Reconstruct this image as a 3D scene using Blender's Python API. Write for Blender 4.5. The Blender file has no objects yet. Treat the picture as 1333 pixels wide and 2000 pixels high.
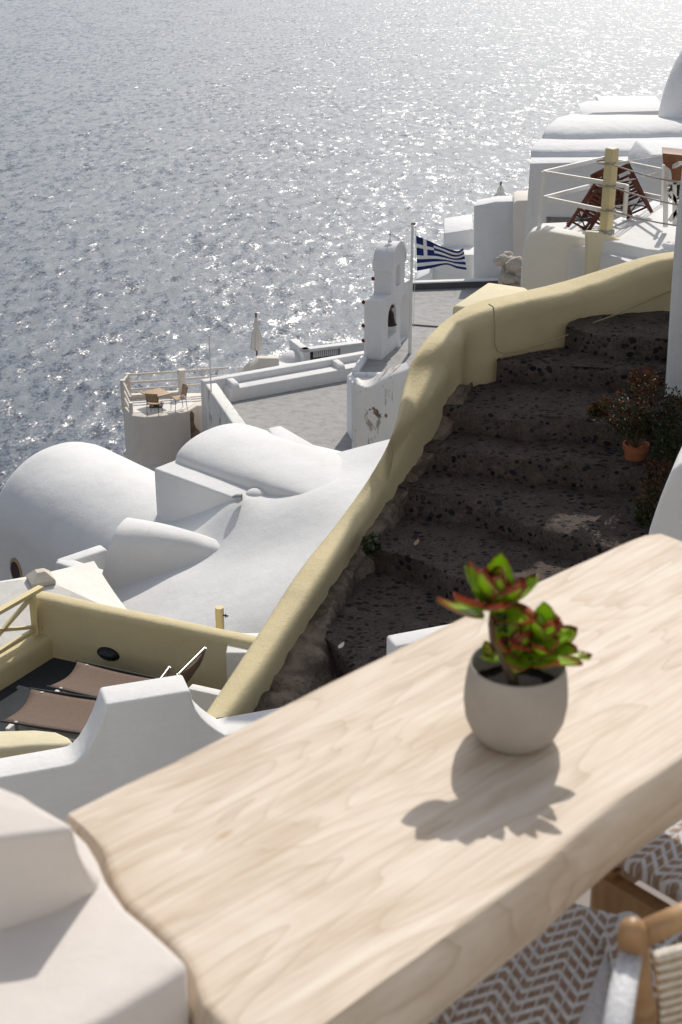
import bpy, bmesh, math, random
from mathutils import Vector as V, Matrix, noise
random.seed(7)
R = math.radians
sc = bpy.context.scene
C = sc.collection
# ------------------------------------------------------------ camera
PITCH, F = R(24.0), 2778.0                 # pixels of a 1333 x 2000 frame
cam = bpy.data.cameras.new('camera'); co = bpy.data.objects.new('camera', cam); C.objects.link(co)
cam.sensor_fit = 'VERTICAL'; cam.sensor_height = 36; cam.sensor_width = 24; cam.lens = 50
cam.clip_start = 0.05; cam.clip_end = 20000
co.location = (0, 0, 0); co.rotation_euler = (R(90) - PITCH, 0, 0)
cam.dof.use_dof = True; cam.dof.focus_distance = 17; cam.dof.aperture_fstop = 11
sc.camera = co
# ------------------------------------------------------------ light
SUN_EL, SUN_AZ = R(45.5), R(14.5)
w = bpy.data.worlds.new('World'); sc.world = w; w.use_nodes = True
nt = w.node_tree; bg = nt.nodes['Background']; sk = nt.nodes.new('ShaderNodeTexSky')
sk.sky_type = 'NISHITA'; sk.sun_disc = False; sk.sun_elevation = SUN_EL; sk.sun_rotation = SUN_AZ
sk.air_density = 1.0; sk.dust_density = 1.5; sk.ozone_density = 1.0
hsv = nt.nodes.new('ShaderNodeHueSaturation'); hsv.inputs['Saturation'].default_value = .52    # a milky, hazy sky
nt.links.new(sk.outputs[0], hsv.inputs['Color']); nt.links.new(hsv.outputs[0], bg.inputs[0]); bg.inputs[1].default_value = 0.13
sl = bpy.data.lights.new('sun', 'SUN'); sl.energy = 3.4; sl.angle = R(0.53); sl.color = (1, .94, .86)
so = bpy.data.objects.new('sun', sl); C.objects.link(so)
sd = V((math.sin(SUN_AZ) * math.cos(SUN_EL), math.cos(SUN_AZ) * math.cos(SUN_EL), math.sin(SUN_EL)))
so.rotation_euler = sd.to_track_quat('Z', 'Y').to_euler(); so.location = (0, 0, 30)
sc.view_settings.view_transform = 'Standard'; sc.view_settings.look = 'None'
sc.view_settings.exposure = 0; sc.view_settings.gamma = 1
sc.cycles.use_denoising = True
sc.cycles.max_bounces = 8; sc.cycles.caustics_reflective = False; sc.cycles.caustics_refractive = False
# ------------------------------------------------------------ survey helpers: where a sight line meets a level or a distance
S_, C_ = math.sin(PITCH), math.cos(PITCH)
def ray(px, py):
    a, b = (px - 666.5) / F, (1000 - py) / F
    return V((a, C_ + b * S_, -S_ + b * C_))
def at(px, py, z):
    r = ray(px, py); return r * (z / r.z)
def atd(px, py, d):
    r = ray(px, py); return r * (d / r.y)
def rowz(y, py):
    m = (1000 - py) / F; return y * (m * C_ - S_) / (C_ + m * S_)
def abv(P, py): return V((P.x, P.y, rowz(P.y, py)))
def prj(P):
    t = P.y * C_ - P.z * S_; return (666.5 + P.x / t * F, 1000 - (P.y * S_ + P.z * C_) / t * F)
def lerp(a, b, t): return a + (b - a) * t
def fbm(p, s=1.0, o=4):
    return noise.fractal(V(p) * s, 1.0, 2.0, o)
# ------------------------------------------------------------ materials
MATS = {}
def ramp(nt, fac, stops):
    r = nt.nodes.new('ShaderNodeValToRGB'); e = r.color_ramp.elements
    e[0].position, e[0].color = stops[0][0], (*stops[0][1], 1)
    e[1].position, e[1].color = stops[-1][0], (*stops[-1][1], 1)
    for p, c in stops[1:-1]:
        k = e.new(p); k.color = (*c, 1)
    nt.links.new(fac, r.inputs[0]); return r.outputs[0]
def noi(nt, co, scale, detail=4, rough=.5, dist=0):
    n = nt.nodes.new('ShaderNodeTexNoise'); n.inputs['Scale'].default_value = scale
    n.inputs['Detail'].default_value = detail; n.inputs['Roughness'].default_value = rough
    n.inputs['Distortion'].default_value = dist
    nt.links.new(co, n.inputs['Vector']); return n.outputs[0]
def mp(nt, co, sc_=(1, 1, 1), rot=(0, 0, 0)):
    m = nt.nodes.new('ShaderNodeMapping'); m.inputs['Scale'].default_value = sc_; m.inputs['Rotation'].default_value = rot
    nt.links.new(co, m.inputs['Vector']); return m.outputs[0]
def mixc(nt, f, a, b, mode='MIX'):
    m = nt.nodes.new('ShaderNodeMix'); m.data_type = 'RGBA'; m.blend_type = mode
    for i, s in ((0, f), (6, a), (7, b)):
        if hasattr(s, 'is_linked') or isinstance(s, bpy.types.NodeSocket): nt.links.new(s, m.inputs[i])
        elif i == 0: m.inputs[0].default_value = s
        else: m.inputs[i].default_value = (*s, 1)
    return m.outputs[2]
def math_(nt, op, a, b=None, c=None):
    m = nt.nodes.new('ShaderNodeMath'); m.operation = op
    for i, s in enumerate((a, b, c)):
        if s is None: continue
        if isinstance(s, bpy.types.NodeSocket): nt.links.new(s, m.inputs[i])
        else: m.inputs[i].default_value = s
    return m.outputs[0]
def bump(nt, h, dist, strength=1.0, normal=None):
    b = nt.nodes.new('ShaderNodeBump'); b.inputs['Strength'].default_value = strength; b.inputs['Distance'].default_value = dist
    nt.links.new(h, b.inputs['Height'])
    if normal is not None: nt.links.new(normal, b.inputs['Normal'])
    return b.outputs[0]
def newmat(name, rough=.6, spec=.3, metal=0):
    m = bpy.data.materials.new(name); m.use_nodes = True; nt = m.node_tree
    p = nt.nodes['Principled BSDF']; p.inputs['Roughness'].default_value = rough
    p.inputs['Specular IOR Level'].default_value = spec; p.inputs['Metallic'].default_value = metal
    tc = nt.nodes.new('ShaderNodeTexCoord'); MATS[name] = m
    return m, nt, p, tc.outputs['Object']
def basic(name, col, rough=.6, var=.12, scale=8, bd=0, bscale=60, spec=.3, metal=0):
    m, nt, p, co = newmat(name, rough, spec, metal)
    n = noi(nt, co, scale, 5, .6)
    d = tuple(c * (1 - var) for c in col); l = tuple(min(1, c * (1 + var)) for c in col)
    nt.links.new(ramp(nt, n, [(.3, d), (.7, l)]), p.inputs['Base Color'])
    if bd: nt.links.new(bump(nt, noi(nt, co, bscale, 4, .6), bd), p.inputs['Normal'])
    return m
def plaster(name, col, var=.03, big=1.2, bd=.004, grime=0.0, gcol=(.25, .2, .15), glo=.62, ghi=.7, bump_scale=25):
    m, nt, p, co = newmat(name, .75, .2)
    n = noi(nt, co, big, 6, .6, .3)
    d = tuple(c * (1 - 2 * var) for c in col); l = tuple(min(.9, c * (1 + var)) for c in col)
    c0 = ramp(nt, n, [(.3, d), (.5, col), (.75, l)])
    fine = noi(nt, co, 90, 3, .7)
    c0 = mixc(nt, .06, c0, ramp(nt, fine, [(.35, tuple(c * .6 for c in col)), (.65, col)]))
    # brush marks
    if grime > 0:
        g = noi(nt, mp(nt, co, (1, 1, .5)), 2.2, 8, .7, .5)
        k = ramp(nt, g, [(glo, (0, 0, 0)), (ghi, (1, 1, 1))])
        c0 = mixc(nt, math_(nt, 'MULTIPLY', k, grime), c0, gcol)
    nt.links.new(c0, p.inputs['Base Color'])
    br = noi(nt, mp(nt, co, (1, 1, 5), (R(20), R(15), R(30))), 7 if bd > .003 else 20, 5, .7, .8)
    c0 = mixc(nt, .10, c0, ramp(nt, br, [(.35, tuple(q * .72 for q in col)), (.6, tuple(min(.9, q * 1.06) for q in col))]))
    drip = noi(nt, mp(nt, co, (1, 1, .12)), 3.5, 6, .7, .3)
    c0 = mixc(nt, math_(nt, 'MULTIPLY', ramp(nt, drip, [(.60, (0, 0, 0)), (.74, (1, 1, 1))]), .22), c0, tuple(q * k for q, k in zip(col, (.62, .60, .55))))
    nt.links.new(c0, p.inputs['Base Color'])
    b1 = bump(nt, noi(nt, co, bump_scale, 4, .6), bd)
    b2 = bump(nt, noi(nt, co, 3.0, 3, .5), bd * 5, .7, b1)
    nt.links.new(b2, p.inputs['Normal']); return m
WHITE = plaster('white_plaster', (.735, .73, .715))
WARMW = plaster('warm_white_plaster', (.64, .59, .545), bd=.0015)
WHITE_FAR = plaster('white_plaster_far', (.74, .735, .725), big=.6, bd=.01, bump_scale=8)
WHITE_STAIN = plaster('stained_plaster', (.76, .745, .70), grime=.8, gcol=(.22, .15, .10), glo=.56, ghi=.62)
CREAM_W = plaster('cream_plaster', (.74, .68, .60), grime=.35, gcol=(.35, .27, .2))
YEL = plaster('yellow_plaster', (.625, .535, .325), var=.05, bd=.006, bump_scale=45)
YEL_PALE = plaster('pale_yellow_plaster', (.70, .63, .44), var=.04, bd=.004)
CONC = plaster('grey_screed', (.34, .335, .325), var=.13, big=3.0, bd=.01, grime=.35, gcol=(.2, .2, .2), glo=.5, ghi=.7)
CONC_DK_SHADE = plaster('dark_screed_and_shade', (.10, .095, .10), var=.1, big=1)  # dark screed, also the painted shadow band under the far coping
DKFLOOR = plaster('dark_floor_paint', (.035, .04, .047), var=.15, big=2)
TERR = plaster('hill_rock', (.16, .125, .10), var=.25, big=.3, bd=.1, bump_scale=2)
RUBBLE = plaster('rubble_stone', (.24, .19, .145), var=.3, big=5, bd=.03, grime=.85, gcol=(.07, .05, .04), glo=.45, ghi=.55, bump_scale=30)
PAINT_W = basic('white_paint', (.74, .72, .68), .45, .04, 5)
PAINT_Y = basic('yellow_paint', (.66, .56, .31), .5, .05, 5)
CABLE = basic('cable_grey', (.33, .29, .25), .5)
CABLE_Y = basic('cable_painted', (.40, .34, .2), .6)
RED = basic('red_knob', (.12, .008, .012), .4)
REDWOOD = basic('red_stained_wood', (.095, .025, .013), .45, .3, 12)
BROWNWOOD = basic('brown_wood', (.20, .085, .04), .5, .3, 10)
TANWOOD = basic('tan_ply', (.42, .29, .18), .55, .15, 10)
METAL = basic('grey_metal', (.45, .44, .42), .35, .05, 5, metal=.9)
METAL_DK = basic('dark_metal', (.05, .05, .05), .4)
SLING = basic('brown_sling', (.155, .105, .078), .75, .1, 18, .001, 400)
BLACKP = basic('black_plastic', (.012, .014, .017), .4)
CANVAS = plaster('canvas', (.74, .71, .65), var=.05, big=3)
CANVAS_T = plaster('canvas_tan', (.60, .55, .46), var=.08, big=4)
FB = basic('flag_blue', (.012, .025, .14), .8, .1, 4); FW = basic('flag_white', (.78, .78, .78), .8, .03, 4)
GLASS_DK = basic('dark_glass', (.03, .012, .01), .15, .2, 3, spec=.5)
TERRA = basic('terracotta', (.30, .105, .045), .75, .2, 10, .003, 40)
SOIL = basic('soil', (.012, .008, .006), .95, .4, 60, .006, 120)
BARK = basic('bark', (.16, .11, .075), .9, .3, 40, .003, 120)
# leaves of the shrubs
def leafmat(name, cols, trans=.25, rough=.45):
    m, nt, p, co = newmat(name, rough, .4)
    oi = nt.nodes.new('ShaderNodeNewGeometry')
    rnd = oi.outputs['Random Per Island']
    c = ramp(nt, rnd, cols); nt.links.new(c, p.inputs['Base Color'])
    t = nt.nodes.new('ShaderNodeBsdfTranslucent'); nt.links.new(c, t.inputs[0])
    mx = nt.nodes.new('ShaderNodeMixShader'); mx.inputs[0].default_value = trans
    out = nt.nodes['Material Output']
    nt.links.new(p.outputs[0], mx.inputs[1]); nt.links.new(t.outputs[0], mx.inputs[2]); nt.links.new(mx.outputs[0], out.inputs[0])
    return m
LEAF_G = leafmat('leaf_green', [(0, (.012, .02, .008)), (.6, (.03, .042, .014)), (1, (.09, .10, .025))])
LEAF_R = leafmat('leaf_rusty', [(0, (.025, .018, .01)), (.5, (.085, .032, .014)), (1, (.20, .065, .025))])
# cobbles
def cobble():
    m, nt, p, co = newmat('cobbled_mortar', .85, .2)
    warp = noi(nt, co, 6, 3); 
    vm = nt.nodes.new('ShaderNodeVectorMath'); vm.operation = 'ADD'
    sm = nt.nodes.new('ShaderNodeVectorMath'); sm.operation = 'SCALE'; sm.inputs[3].default_value = .06
    nn = nt.nodes.new('ShaderNodeTexNoise'); nn.inputs['Scale'].default_value = 9; nt.links.new(co, nn.inputs['Vector'])
    nt.links.new(nn.outputs[1], sm.inputs[0]); nt.links.new(co, vm.inputs[0]); nt.links.new(sm.outputs[0], vm.inputs[1])
    v = nt.nodes.new('ShaderNodeTexVoronoi'); v.feature = 'F1'; v.inputs['Scale'].default_value = 16; v.inputs['Randomness'].default_value = .85
    nt.links.new(mp(nt, vm.outputs[0], (.85, 1.15, 1.0)), v.inputs['Vector'])
    cellrnd = v.outputs['Color']
    sepc = nt.nodes.new('ShaderNodeSeparateColor'); nt.links.new(cellrnd, sepc.inputs[0])
    size = math_(nt, 'MULTIPLY_ADD', sepc.outputs[0], .22, .21)       # stone radius differs per stone
    k = math_(nt, 'SUBTRACT', size, v.outputs['Distance'])
    patch = noi(nt, co, 2.0, 4, .6)
    k = math_(nt, 'SUBTRACT', k, math_(nt, 'MULTIPLY', math_(nt, 'SUBTRACT', .5, patch), .45))
    mask = ramp(nt, k, [(0.0, (0, 0, 0)), (.05, (1, 1, 1))])
    mort = ramp(nt, noi(nt, co, 5, 8, .7), [(.25, (.032, .024, .019)), (.5, (.085, .062, .05)), (.75, (.20, .155, .125))])
    mort = mixc(nt, .5, mort, ramp(nt, noi(nt, co, 45, 4, .7), [(.35, (.04, .03, .025)), (.7, (.19, .155, .13))]))
    stone = ramp(nt, sepc.outputs[1], [(0, (.010, .010, .013)), (.7, (.028, .028, .034)), (1, (.06, .04, .035))])
    nt.links.new(mixc(nt, mask, mort, stone), p.inputs['Base Color'])
    h = math_(nt, 'ADD', math_(nt, 'MULTIPLY', mask, .35), noi(nt, co, 30, 6, .7))
    nt.links.new(bump(nt, h, .025), p.inputs['Normal']); return m
COB = cobble()
# bleached timber of the table, grain along local X
def timber():
    m, nt, p, co = newmat('bleached_timber', .55, .3)
    g = mp(nt, co, (.8, 15, 6))
    n1 = noi(nt, g, 1.6, 7, .66, 1.4)
    n2 = noi(nt, mp(nt, co, (3.5, 150, 30)), 1.5, 4, .6)
    big = noi(nt, mp(nt, co, (2.2, 9, 3)), 1.6, 4, .55, 2.2)
    c = ramp(nt, n1, [(.30, (.44, .335, .225)), (.46, (.57, .465, .35)), (.62, (.64, .55, .44))])
    c = mixc(nt, .35, c, ramp(nt, n2, [(.35, (.40, .29, .20)), (.6, (.70, .61, .52))]))
    c = mixc(nt, .36, c, ramp(nt, big, [(.34, (.42, .31, .205)), (.5, (.61, .52, .415)), (.68, (.73, .67, .585))]))
    cath = noi(nt, mp(nt, co, (.9, 5.5, 2)), 1.25, 3, .45, .5)
    ln = ramp(nt, math_(nt, 'FRACT', math_(nt, 'MULTIPLY', cath, 17)), [(0, (1, 1, 1)), (.16, (.25, .25, .25)), (.5, (0, 0, 0))])
    c = mixc(nt, math_(nt, 'MULTIPLY', ln, .42), c, (.36, .25, .155))
    vv = nt.nodes.new('ShaderNodeTexVoronoi'); vv.inputs['Scale'].default_value = 5.2
    nt.links.new(mp(nt, co, (.8, 2.0, 1.5)), vv.inputs['Vector'])
    kn = ramp(nt, vv.outputs['Distance'], [(.02, (1, 1, 1)), (.055, (0, 0, 0))])
    c = mixc(nt, math_(nt, 'MULTIPLY', kn, .55), c, (.42, .25, .10))
    nt.links.new(c, p.inputs['Base Color'])
    nt.links.new(bump(nt, n2, .0008), p.inputs['Normal']); return m
TIMBER = timber()
def orangewood():
    m, nt, p, co = newmat('oiled_wood', .4, .4)
    n1 = noi(nt, mp(nt, co, (14, 14, 4)), 2, 5, .6, .5)
    nt.links.new(ramp(nt, n1, [(.3, (.26, .14, .06)), (.7, (.46, .29, .14))]), p.inputs['Base Color']); return m
OWOOD = orangewood()
POTC = basic('pot_stoneware', (.36, .325, .285), .8, .07, 22, .0006, 260)
# rope weave: herringbone of white cord and brown
def weave(name, sc_=1.0):
    m, nt, p, co = newmat(name, .85, .15)
    sep = nt.nodes.new('ShaderNodeSeparateXYZ'); nt.links.new(co, sep.inputs[0])
    x, y = sep.outputs[0], sep.outputs[1]
    a = math_(nt, 'PINGPONG', x, .028)
    t = math_(nt, 'MULTIPLY_ADD', a, 1.0, y)
    s = math_(nt, 'FRACT', math_(nt, 'MULTIPLY', t, 50 * sc_))
    s2 = math_(nt, 'FRACT', math_(nt, 'MULTIPLY', x, 76 * sc_))
    st = math_(nt, 'MULTIPLY', math_(nt, 'GREATER_THAN', s, .40), math_(nt, 'GREATER_THAN', s2, .14))
    c = mixc(nt, st, (.72, .735, .755), (.30, .185, .105))
    n = noi(nt, co, 160, 4, .7)
    c = mixc(nt, .22, c, ramp(nt, n, [(.35, (.16, .11, .08)), (.65, (.8, .81, .83))]))
    nt.links.new(c, p.inputs['Base Color'])
    h = math_(nt, 'ADD', math_(nt, 'PINGPONG', s, .5), math_(nt, 'PINGPONG', s2, .5))
    nt.links.new(bump(nt, h, .004), p.inputs['Normal']); return m
WEAVE = weave('rope_weave')
CORD = basic('white_cord', (.66, .66, .67), .9, .2, 200, .003, 260)
# succulent leaf: green heart, red rim (uses UV: u across, v along)
def succ():
    m, nt, p, co = newmat('succulent_leaf', .35, .5)
    uv = nt.nodes.new('ShaderNodeUVMap'); sep = nt.nodes.new('ShaderNodeSeparateXYZ'); nt.links.new(uv.outputs[0], sep.inputs[0])
    a = math_(nt, 'ABSOLUTE', math_(nt, 'SUBTRACT', sep.outputs[0], .5))
    k = math_(nt, 'MULTIPLY_ADD', sep.outputs[1], .35, math_(nt, 'MULTIPLY', a, 1.25))
    geo = nt.nodes.new('ShaderNodeNewGeometry')
    k = math_(nt, 'ADD', k, math_(nt, 'MULTIPLY_ADD', geo.outputs['Random Per Island'], .45, -.30))
    k = math_(nt, 'ADD', k, math_(nt, 'MULTIPLY_ADD', noi(nt, co, 60, 3), .3, -.15))
    c = ramp(nt, k, [(.34, (.38, .60, .025)), (.60, (.36, .42, .035)), (.62, (.30, .10, .04)), (.9, (.44, .085, .035))])
    nt.links.new(c, p.inputs['Base Color'])
    t = nt.nodes.new('ShaderNodeBsdfTranslucent'); nt.links.new(c, t.inputs[0])
    mx = nt.nodes.new('ShaderNodeMixShader'); mx.inputs[0].default_value = .5
    nt.links.new(p.outputs[0], mx.inputs[1]); nt.links.new(t.outputs[0], mx.inputs[2])
    nt.links.new(mx.outputs[0], nt.nodes['Material Output'].inputs[0]); return m
SUCC = succ()
def seamat():
    m, nt, p, co = newmat('sea_water', .2, .5)
    p.inputs['Base Color'].default_value = (.018, .032, .055, 1); p.inputs['IOR'].default_value = 1.333
    def sl(scale, amp, rot, st, detail=3, rough=.6):
        n = nt.nodes.new('ShaderNodeTexNoise'); n.inputs['Scale'].default_value = scale; n.inputs['Detail'].default_value = detail
        n.inputs['Roughness'].default_value = rough; n.inputs['Distortion'].default_value = .3
        nt.links.new(mp(nt, co, (1, st, 1), (0, 0, R(rot))), n.inputs['Vector'])
        s1 = nt.nodes.new('ShaderNodeVectorMath'); s1.operation = 'SUBTRACT'; nt.links.new(n.outputs['Color'], s1.inputs[0]); s1.inputs[1].default_value = (.5, .5, .5)
        s2 = nt.nodes.new('ShaderNodeVectorMath'); s2.operation = 'MULTIPLY'; nt.links.new(s1.outputs[0], s2.inputs[0]); s2.inputs[1].default_value = (amp, amp, 0)
        return s2.outputs[0]
    def add(a, b_):
        v = nt.nodes.new('ShaderNodeVectorMath'); v.operation = 'ADD'; nt.links.new(a, v.inputs[0])
        if isinstance(b_, tuple): v.inputs[1].default_value = b_
        else: nt.links.new(b_, v.inputs[1])
        return v.outputs[0]
    t = add(sl(.05, .3, 30, .7), add(sl(.36, 1.25, -24, .42, 4, .62), sl(1.6, .95, 22, .5, 3, .6)))
    t = add(t, (0, 0, 1))
    nn = nt.nodes.new('ShaderNodeVectorMath'); nn.operation = 'NORMALIZE'; nt.links.new(t, nn.inputs[0])
    nt.links.new(nn.outputs[0], p.inputs['Normal'])
    p.inputs['Roughness'].default_value = .33; p.inputs['Specular IOR Level'].default_value = 1.0
    p.inputs['Coat Weight'].default_value = .62; p.inputs['Coat Roughness'].default_value = .33; p.inputs['Coat IOR'].default_value = 1.45
    nt.links.new(nn.outputs[0], p.inputs['Coat Normal'])
    return m
SEA = seamat()
# ------------------------------------------------------------ mesh builder
class B:
    def __init__(s): s.b = bmesh.new(); s.uv = None
    def vs(s, pts): return [s.b.verts.new(p) for p in pts]
    def face(s, vs, mi=0):
        try: f = s.b.faces.new(vs); f.material_index = mi; return f
        except ValueError: return None
    def poly(s, pts): return s.face(s.vs(pts))
    def prism(s, top, zb=None, bot=None):
        bot = bot or [V((p[0], p[1], zb)) for p in top]
        a, c = s.vs(top), s.vs(bot); n = len(a)
        s.face(a); s.face(c[::-1])
        for i in range(n): s.face([a[i], c[i], c[(i + 1) % n], a[(i + 1) % n]])
        return s
    def loft(s, secs, closed=False, caps=False, loop=False):
        rows = [s.vs(r) for r in secs]; n = len(secs[0])
        m = len(rows)
        for i in range(m if loop else m - 1):
            r0, r1 = rows[i], rows[(i + 1) % m]
            for j in range(n if closed else n - 1):
                s.face([r0[j], r0[(j + 1) % n], r1[(j + 1) % n], r1[j]])
        if caps and closed: s.face(rows[0][::-1]); s.face(rows[-1])
        return s
    def box(s, o, u, v, w_):
        o, u, v, w_ = V(o), V(u), V(v), V(w_)
        a = s.vs([o, o + u, o + u + v, o + v]); c = s.vs([o + w_, o + u + w_, o + u + v + w_, o + v + w_])
        s.face(a[::-1]); s.face(c)
        for i in range(4): s.face([a[i], a[(i + 1) % 4], c[(i + 1) % 4], c[i]])
        return s
    def bar(s, a, b, w_, h=None, up=V((0, 0, 1))):
        a, b = V(a), V(b); h = h or w_; d = (b - a).normalized()
        x = d.cross(up); x = (x if x.length > .05 else d.cross(V((1, 0, 0)))).normalized(); y = x.cross(d).normalized()
        return s.box(a - x * w_ / 2 - y * h / 2, x * w_, y * h, b - a)
    def tube(s, path, r, n=10, caps=True):
        path = [V(p) for p in path]; secs = []
        pr = None
        for i, p in enumerate(path):
            d = (path[min(i + 1, len(path) - 1)] - path[max(i - 1, 0)]).normalized()
            if pr is None:
                x = d.cross(V((0, 0, 1))); x = x if x.length > .1 else d.cross(V((1, 0, 0)))
            else: x = pr - d * pr.dot(d)
            x.normalize(); pr = x; y = d.cross(x)
            rr = r[i] if isinstance(r, (list, tuple)) else r
            secs.append([p + x * math.cos(2 * math.pi * k / n) * rr + y * math.sin(2 * math.pi * k / n) * rr for k in range(n)])
        return s.loft(secs, True, caps)
    def lathe(s, c, prof, n=32, caps=False):
        c = V(c)
        secs = [[c + V((r * math.cos(2 * math.pi * k / n), r * math.sin(2 * math.pi * k / n), z)) for k in range(n)] for r, z in prof]
        return s.loft(secs, True, caps)
    def ball(s, c, rx, ry=None, rz=None, n=16, m=10, half=False):
        ry = ry or rx; rz = rz or rx; c = V(c); secs = []
        for i in range(m + 1):
            t = (math.pi / 2 if half else math.pi) * i / m
            q = max(math.sin(t), 1e-3)
            secs.append([c + V((rx * q * math.cos(2 * math.pi * k / n), ry * q * math.sin(2 * math.pi * k / n), rz * math.cos(t))) for k in range(n)])
        return s.loft(secs[::-1], True, True)
    def bevel(s, wd, seg=3, ang=40):
        s.b.normal_update()
        bmesh.ops.recalc_face_normals(s.b, faces=s.b.faces)
        es = [e for e in s.b.edges if len(e.link_faces) == 2 and e.calc_face_angle(0) > R(ang)]
        if es: bmesh.ops.bevel(s.b, geom=es, offset=wd, segments=seg, profile=.5, affect='EDGES', clamp_overlap=True)
        return s
    def build(s, name, mat, parent=None, smooth=35, sub=0, base=None, solid=0):
        bm = s.b
        bmesh.ops.recalc_face_normals(bm, faces=bm.faces)
        if parent is None:
            if base is None:
                xs = [v.co for v in bm.verts]
                base = V(((min(p.x for p in xs) + max(p.x for p in xs)) / 2, (min(p.y for p in xs) + max(p.y for p in xs)) / 2, min(p.z for p in xs)))
        else: base = parent['_w'] if '_w' in parent else base
        base = V(base)
        bmesh.ops.translate(bm, verts=bm.verts, vec=-base)
        me = bpy.data.meshes.new(name); bm.to_mesh(me); bm.free()
        for m in (mat if isinstance(mat, (list, tuple)) else [mat]): me.materials.append(m)
        o = bpy.data.objects.new(name, me); C.objects.link(o)
        if smooth:
            me.polygons.foreach_set('use_smooth', [True] * len(me.polygons))
            if smooth < 180: me.set_sharp_from_angle(angle=R(smooth))
        if parent is None: o.location = base
        else:
            o.parent = parent
        WB[o.name] = base; o['_w'] = base
        if sub:
            md = o.modifiers.new('sub', 'SUBSURF'); md.levels = md.render_levels = sub
        if solid:
            md = o.modifiers.new('solid', 'SOLIDIFY'); md.thickness = solid; md.offset = 0
        return o
WB = {}
def tag(o, label=None, cat=None, group=None, kind=None):
    if label: o['label'] = label
    if cat: o['category'] = cat
    if group: o['group'] = group
    if kind: o['kind'] = kind
    return o
def thing(name, label, cat, loc, group=None):
    o = bpy.data.objects.new(name, None); o.empty_display_size = .2; C.objects.link(o); o.location = loc
    o['_w'] = V(loc); return tag(o, label, cat, group)
def rnd_profile(pts, rs, seg=5):
    """polyline with rounded corners; rs = radius at each inner corner"""
    out = [pts[0]]
    for i in range(1, len(pts) - 1):
        p, a, b = pts[i], pts[i - 1], pts[i + 1]; r = rs[i - 1]
        da, db = (a - p), (b - p)
        pa = p + da.normalized() * min(r, da.length * .48); pb = p + db.normalized() * min(r, db.length * .48)
        for k in range(seg + 1):
            t = k / seg; out.append(pa * (1 - t) ** 2 + p * 2 * t * (1 - t) + pb * t * t)
    out.append(pts[-1]); return out
def smooth_path(pts, n):
    """Catmull-Rom through lists of equal-length point lists or points"""
    res = []
    m = len(pts)
    for i in range(m - 1):
        p0, p1, p2, p3 = pts[max(i - 1, 0)], pts[i], pts[i + 1], pts[min(i + 2, m - 1)]
        for k in range(n):
            t = k / n
            res.append([.5 * ((2 * b) + (c - a) * t + (2 * a - 5 * b + 4 * c - d) * t * t + (3 * b - a - 3 * c + d) * t ** 3) for a, b, c, d in zip(p0, p1, p2, p3)])
    res.append(list(pts[-1])); return res
def wobble(bm, amp, s, zamp=None):
    for v in bm.verts:
        n = noise.noise_vector(v.co * s); v.co += V((n.x * amp, n.y * amp, n.z * (amp if zamp is None else zamp)))

# ============================================================ SETTING
b = B(); b.poly([V((-9000, -200, -95)), V((9000, -200, -95)), V((9000, 14000, -95)), V((-9000, 14000, -95))])
tag(b.build('sea', SEA, smooth=0, base=(0, 0, -95)), kind='structure')
# hillside under the village
b = B(); rows = []
for j in range(60):
    y = -20 + j * 3.2; row = []
    for i in range(50):
        x = -60 + i * 2.6
        z = -7.5 if y < 4 else (-7.5 - (y - 4) * .36 if y < 50 else -24 - (y - 50) * .85)
        if y < 4: z += 0
        z += (max(0, x - 4)) * (.12 if y > 30 else .05) - max(0, -x - 2) * .35
        z += fbm((x, y, 0), .12, 5) * 1.6 * min(1, max(.15, (y - 20) / 40))
        row.append(V((x, y, max(z, -97))))
    rows.append(row)
b.loft(rows); tag(b.build('terrain', TERR, smooth=60, base=(0, 0, -97)), kind='structure')
# our own terrace floor
b = B(); b.prism([V((-3, -3, -1.58)), V((3.5, -3, -1.58)), V((3.5, 2.3, -1.58)), V((.3, 2.05, -1.58)), V((-.1, 1.5, -1.58)), V((-3, 1.4, -1.58))], -3.0)
tag(b.build('terrace_floor', basic('terrace_screed', (.28, .245, .22), .8, .1, 6), smooth=0), kind='structure')

# ============================================================ COBBLED STAIRS
treads = [ # z, front edge pixels left -> right
    (-5.1, [(500, 1402), (640, 1388), (800, 1425), (1000, 1480), (1400, 1580)]),
    (-4.9, [(628, 1228), (676, 1280), (760, 1345), (1000, 1400), (1400, 1450)]),
    (-4.7, [(718, 1060), (805, 1084), (900, 1122), (1010, 1160), (1400, 1240)]),
    (-4.5, [(815, 955), (946, 978), (1070, 1028), (1170, 1061), (1400, 1120)]),
    (-4.3, [(855, 872), (987, 887), (1095, 900), (1216, 912), (1400, 935)]),
    (-4.1, [(875, 795), (950, 806), (1045, 811), (1160, 821), (1400, 840)]),
    (-3.9, [(1018, 704), (1112, 713), (1216, 717), (1300, 722), (1420, 728)]),
    (-3.7, [(1145, 643), (1195, 654), (1260, 658), (1330, 661), (1420, 664)]),
    (-3.5, [(1240, 560), (1290, 566), (1340, 570), (1400, 574), (1460, 576)]),
]
def resamp(pts, n):
    L = [0]
    for i in range(1, len(pts)): L.append(L[-1] + (pts[i] - pts[i - 1]).length)
    out = []
    for k in range(n):
        s = L[-1] * k / (n - 1); i = 1
        while i < len(L) - 1 and L[i] < s: i += 1
        t = (s - L[i - 1]) / max(L[i] - L[i - 1], 1e-6); out.append(lerp(pts[i - 1], pts[i], t))
    return out
stair = thing('cobbled_stairs', 'wide shaded stairs of dark cobbles set in brown mortar beside the yellow wall', 'stairs', at(700, 1280, -5.1))
NX = 90
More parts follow.
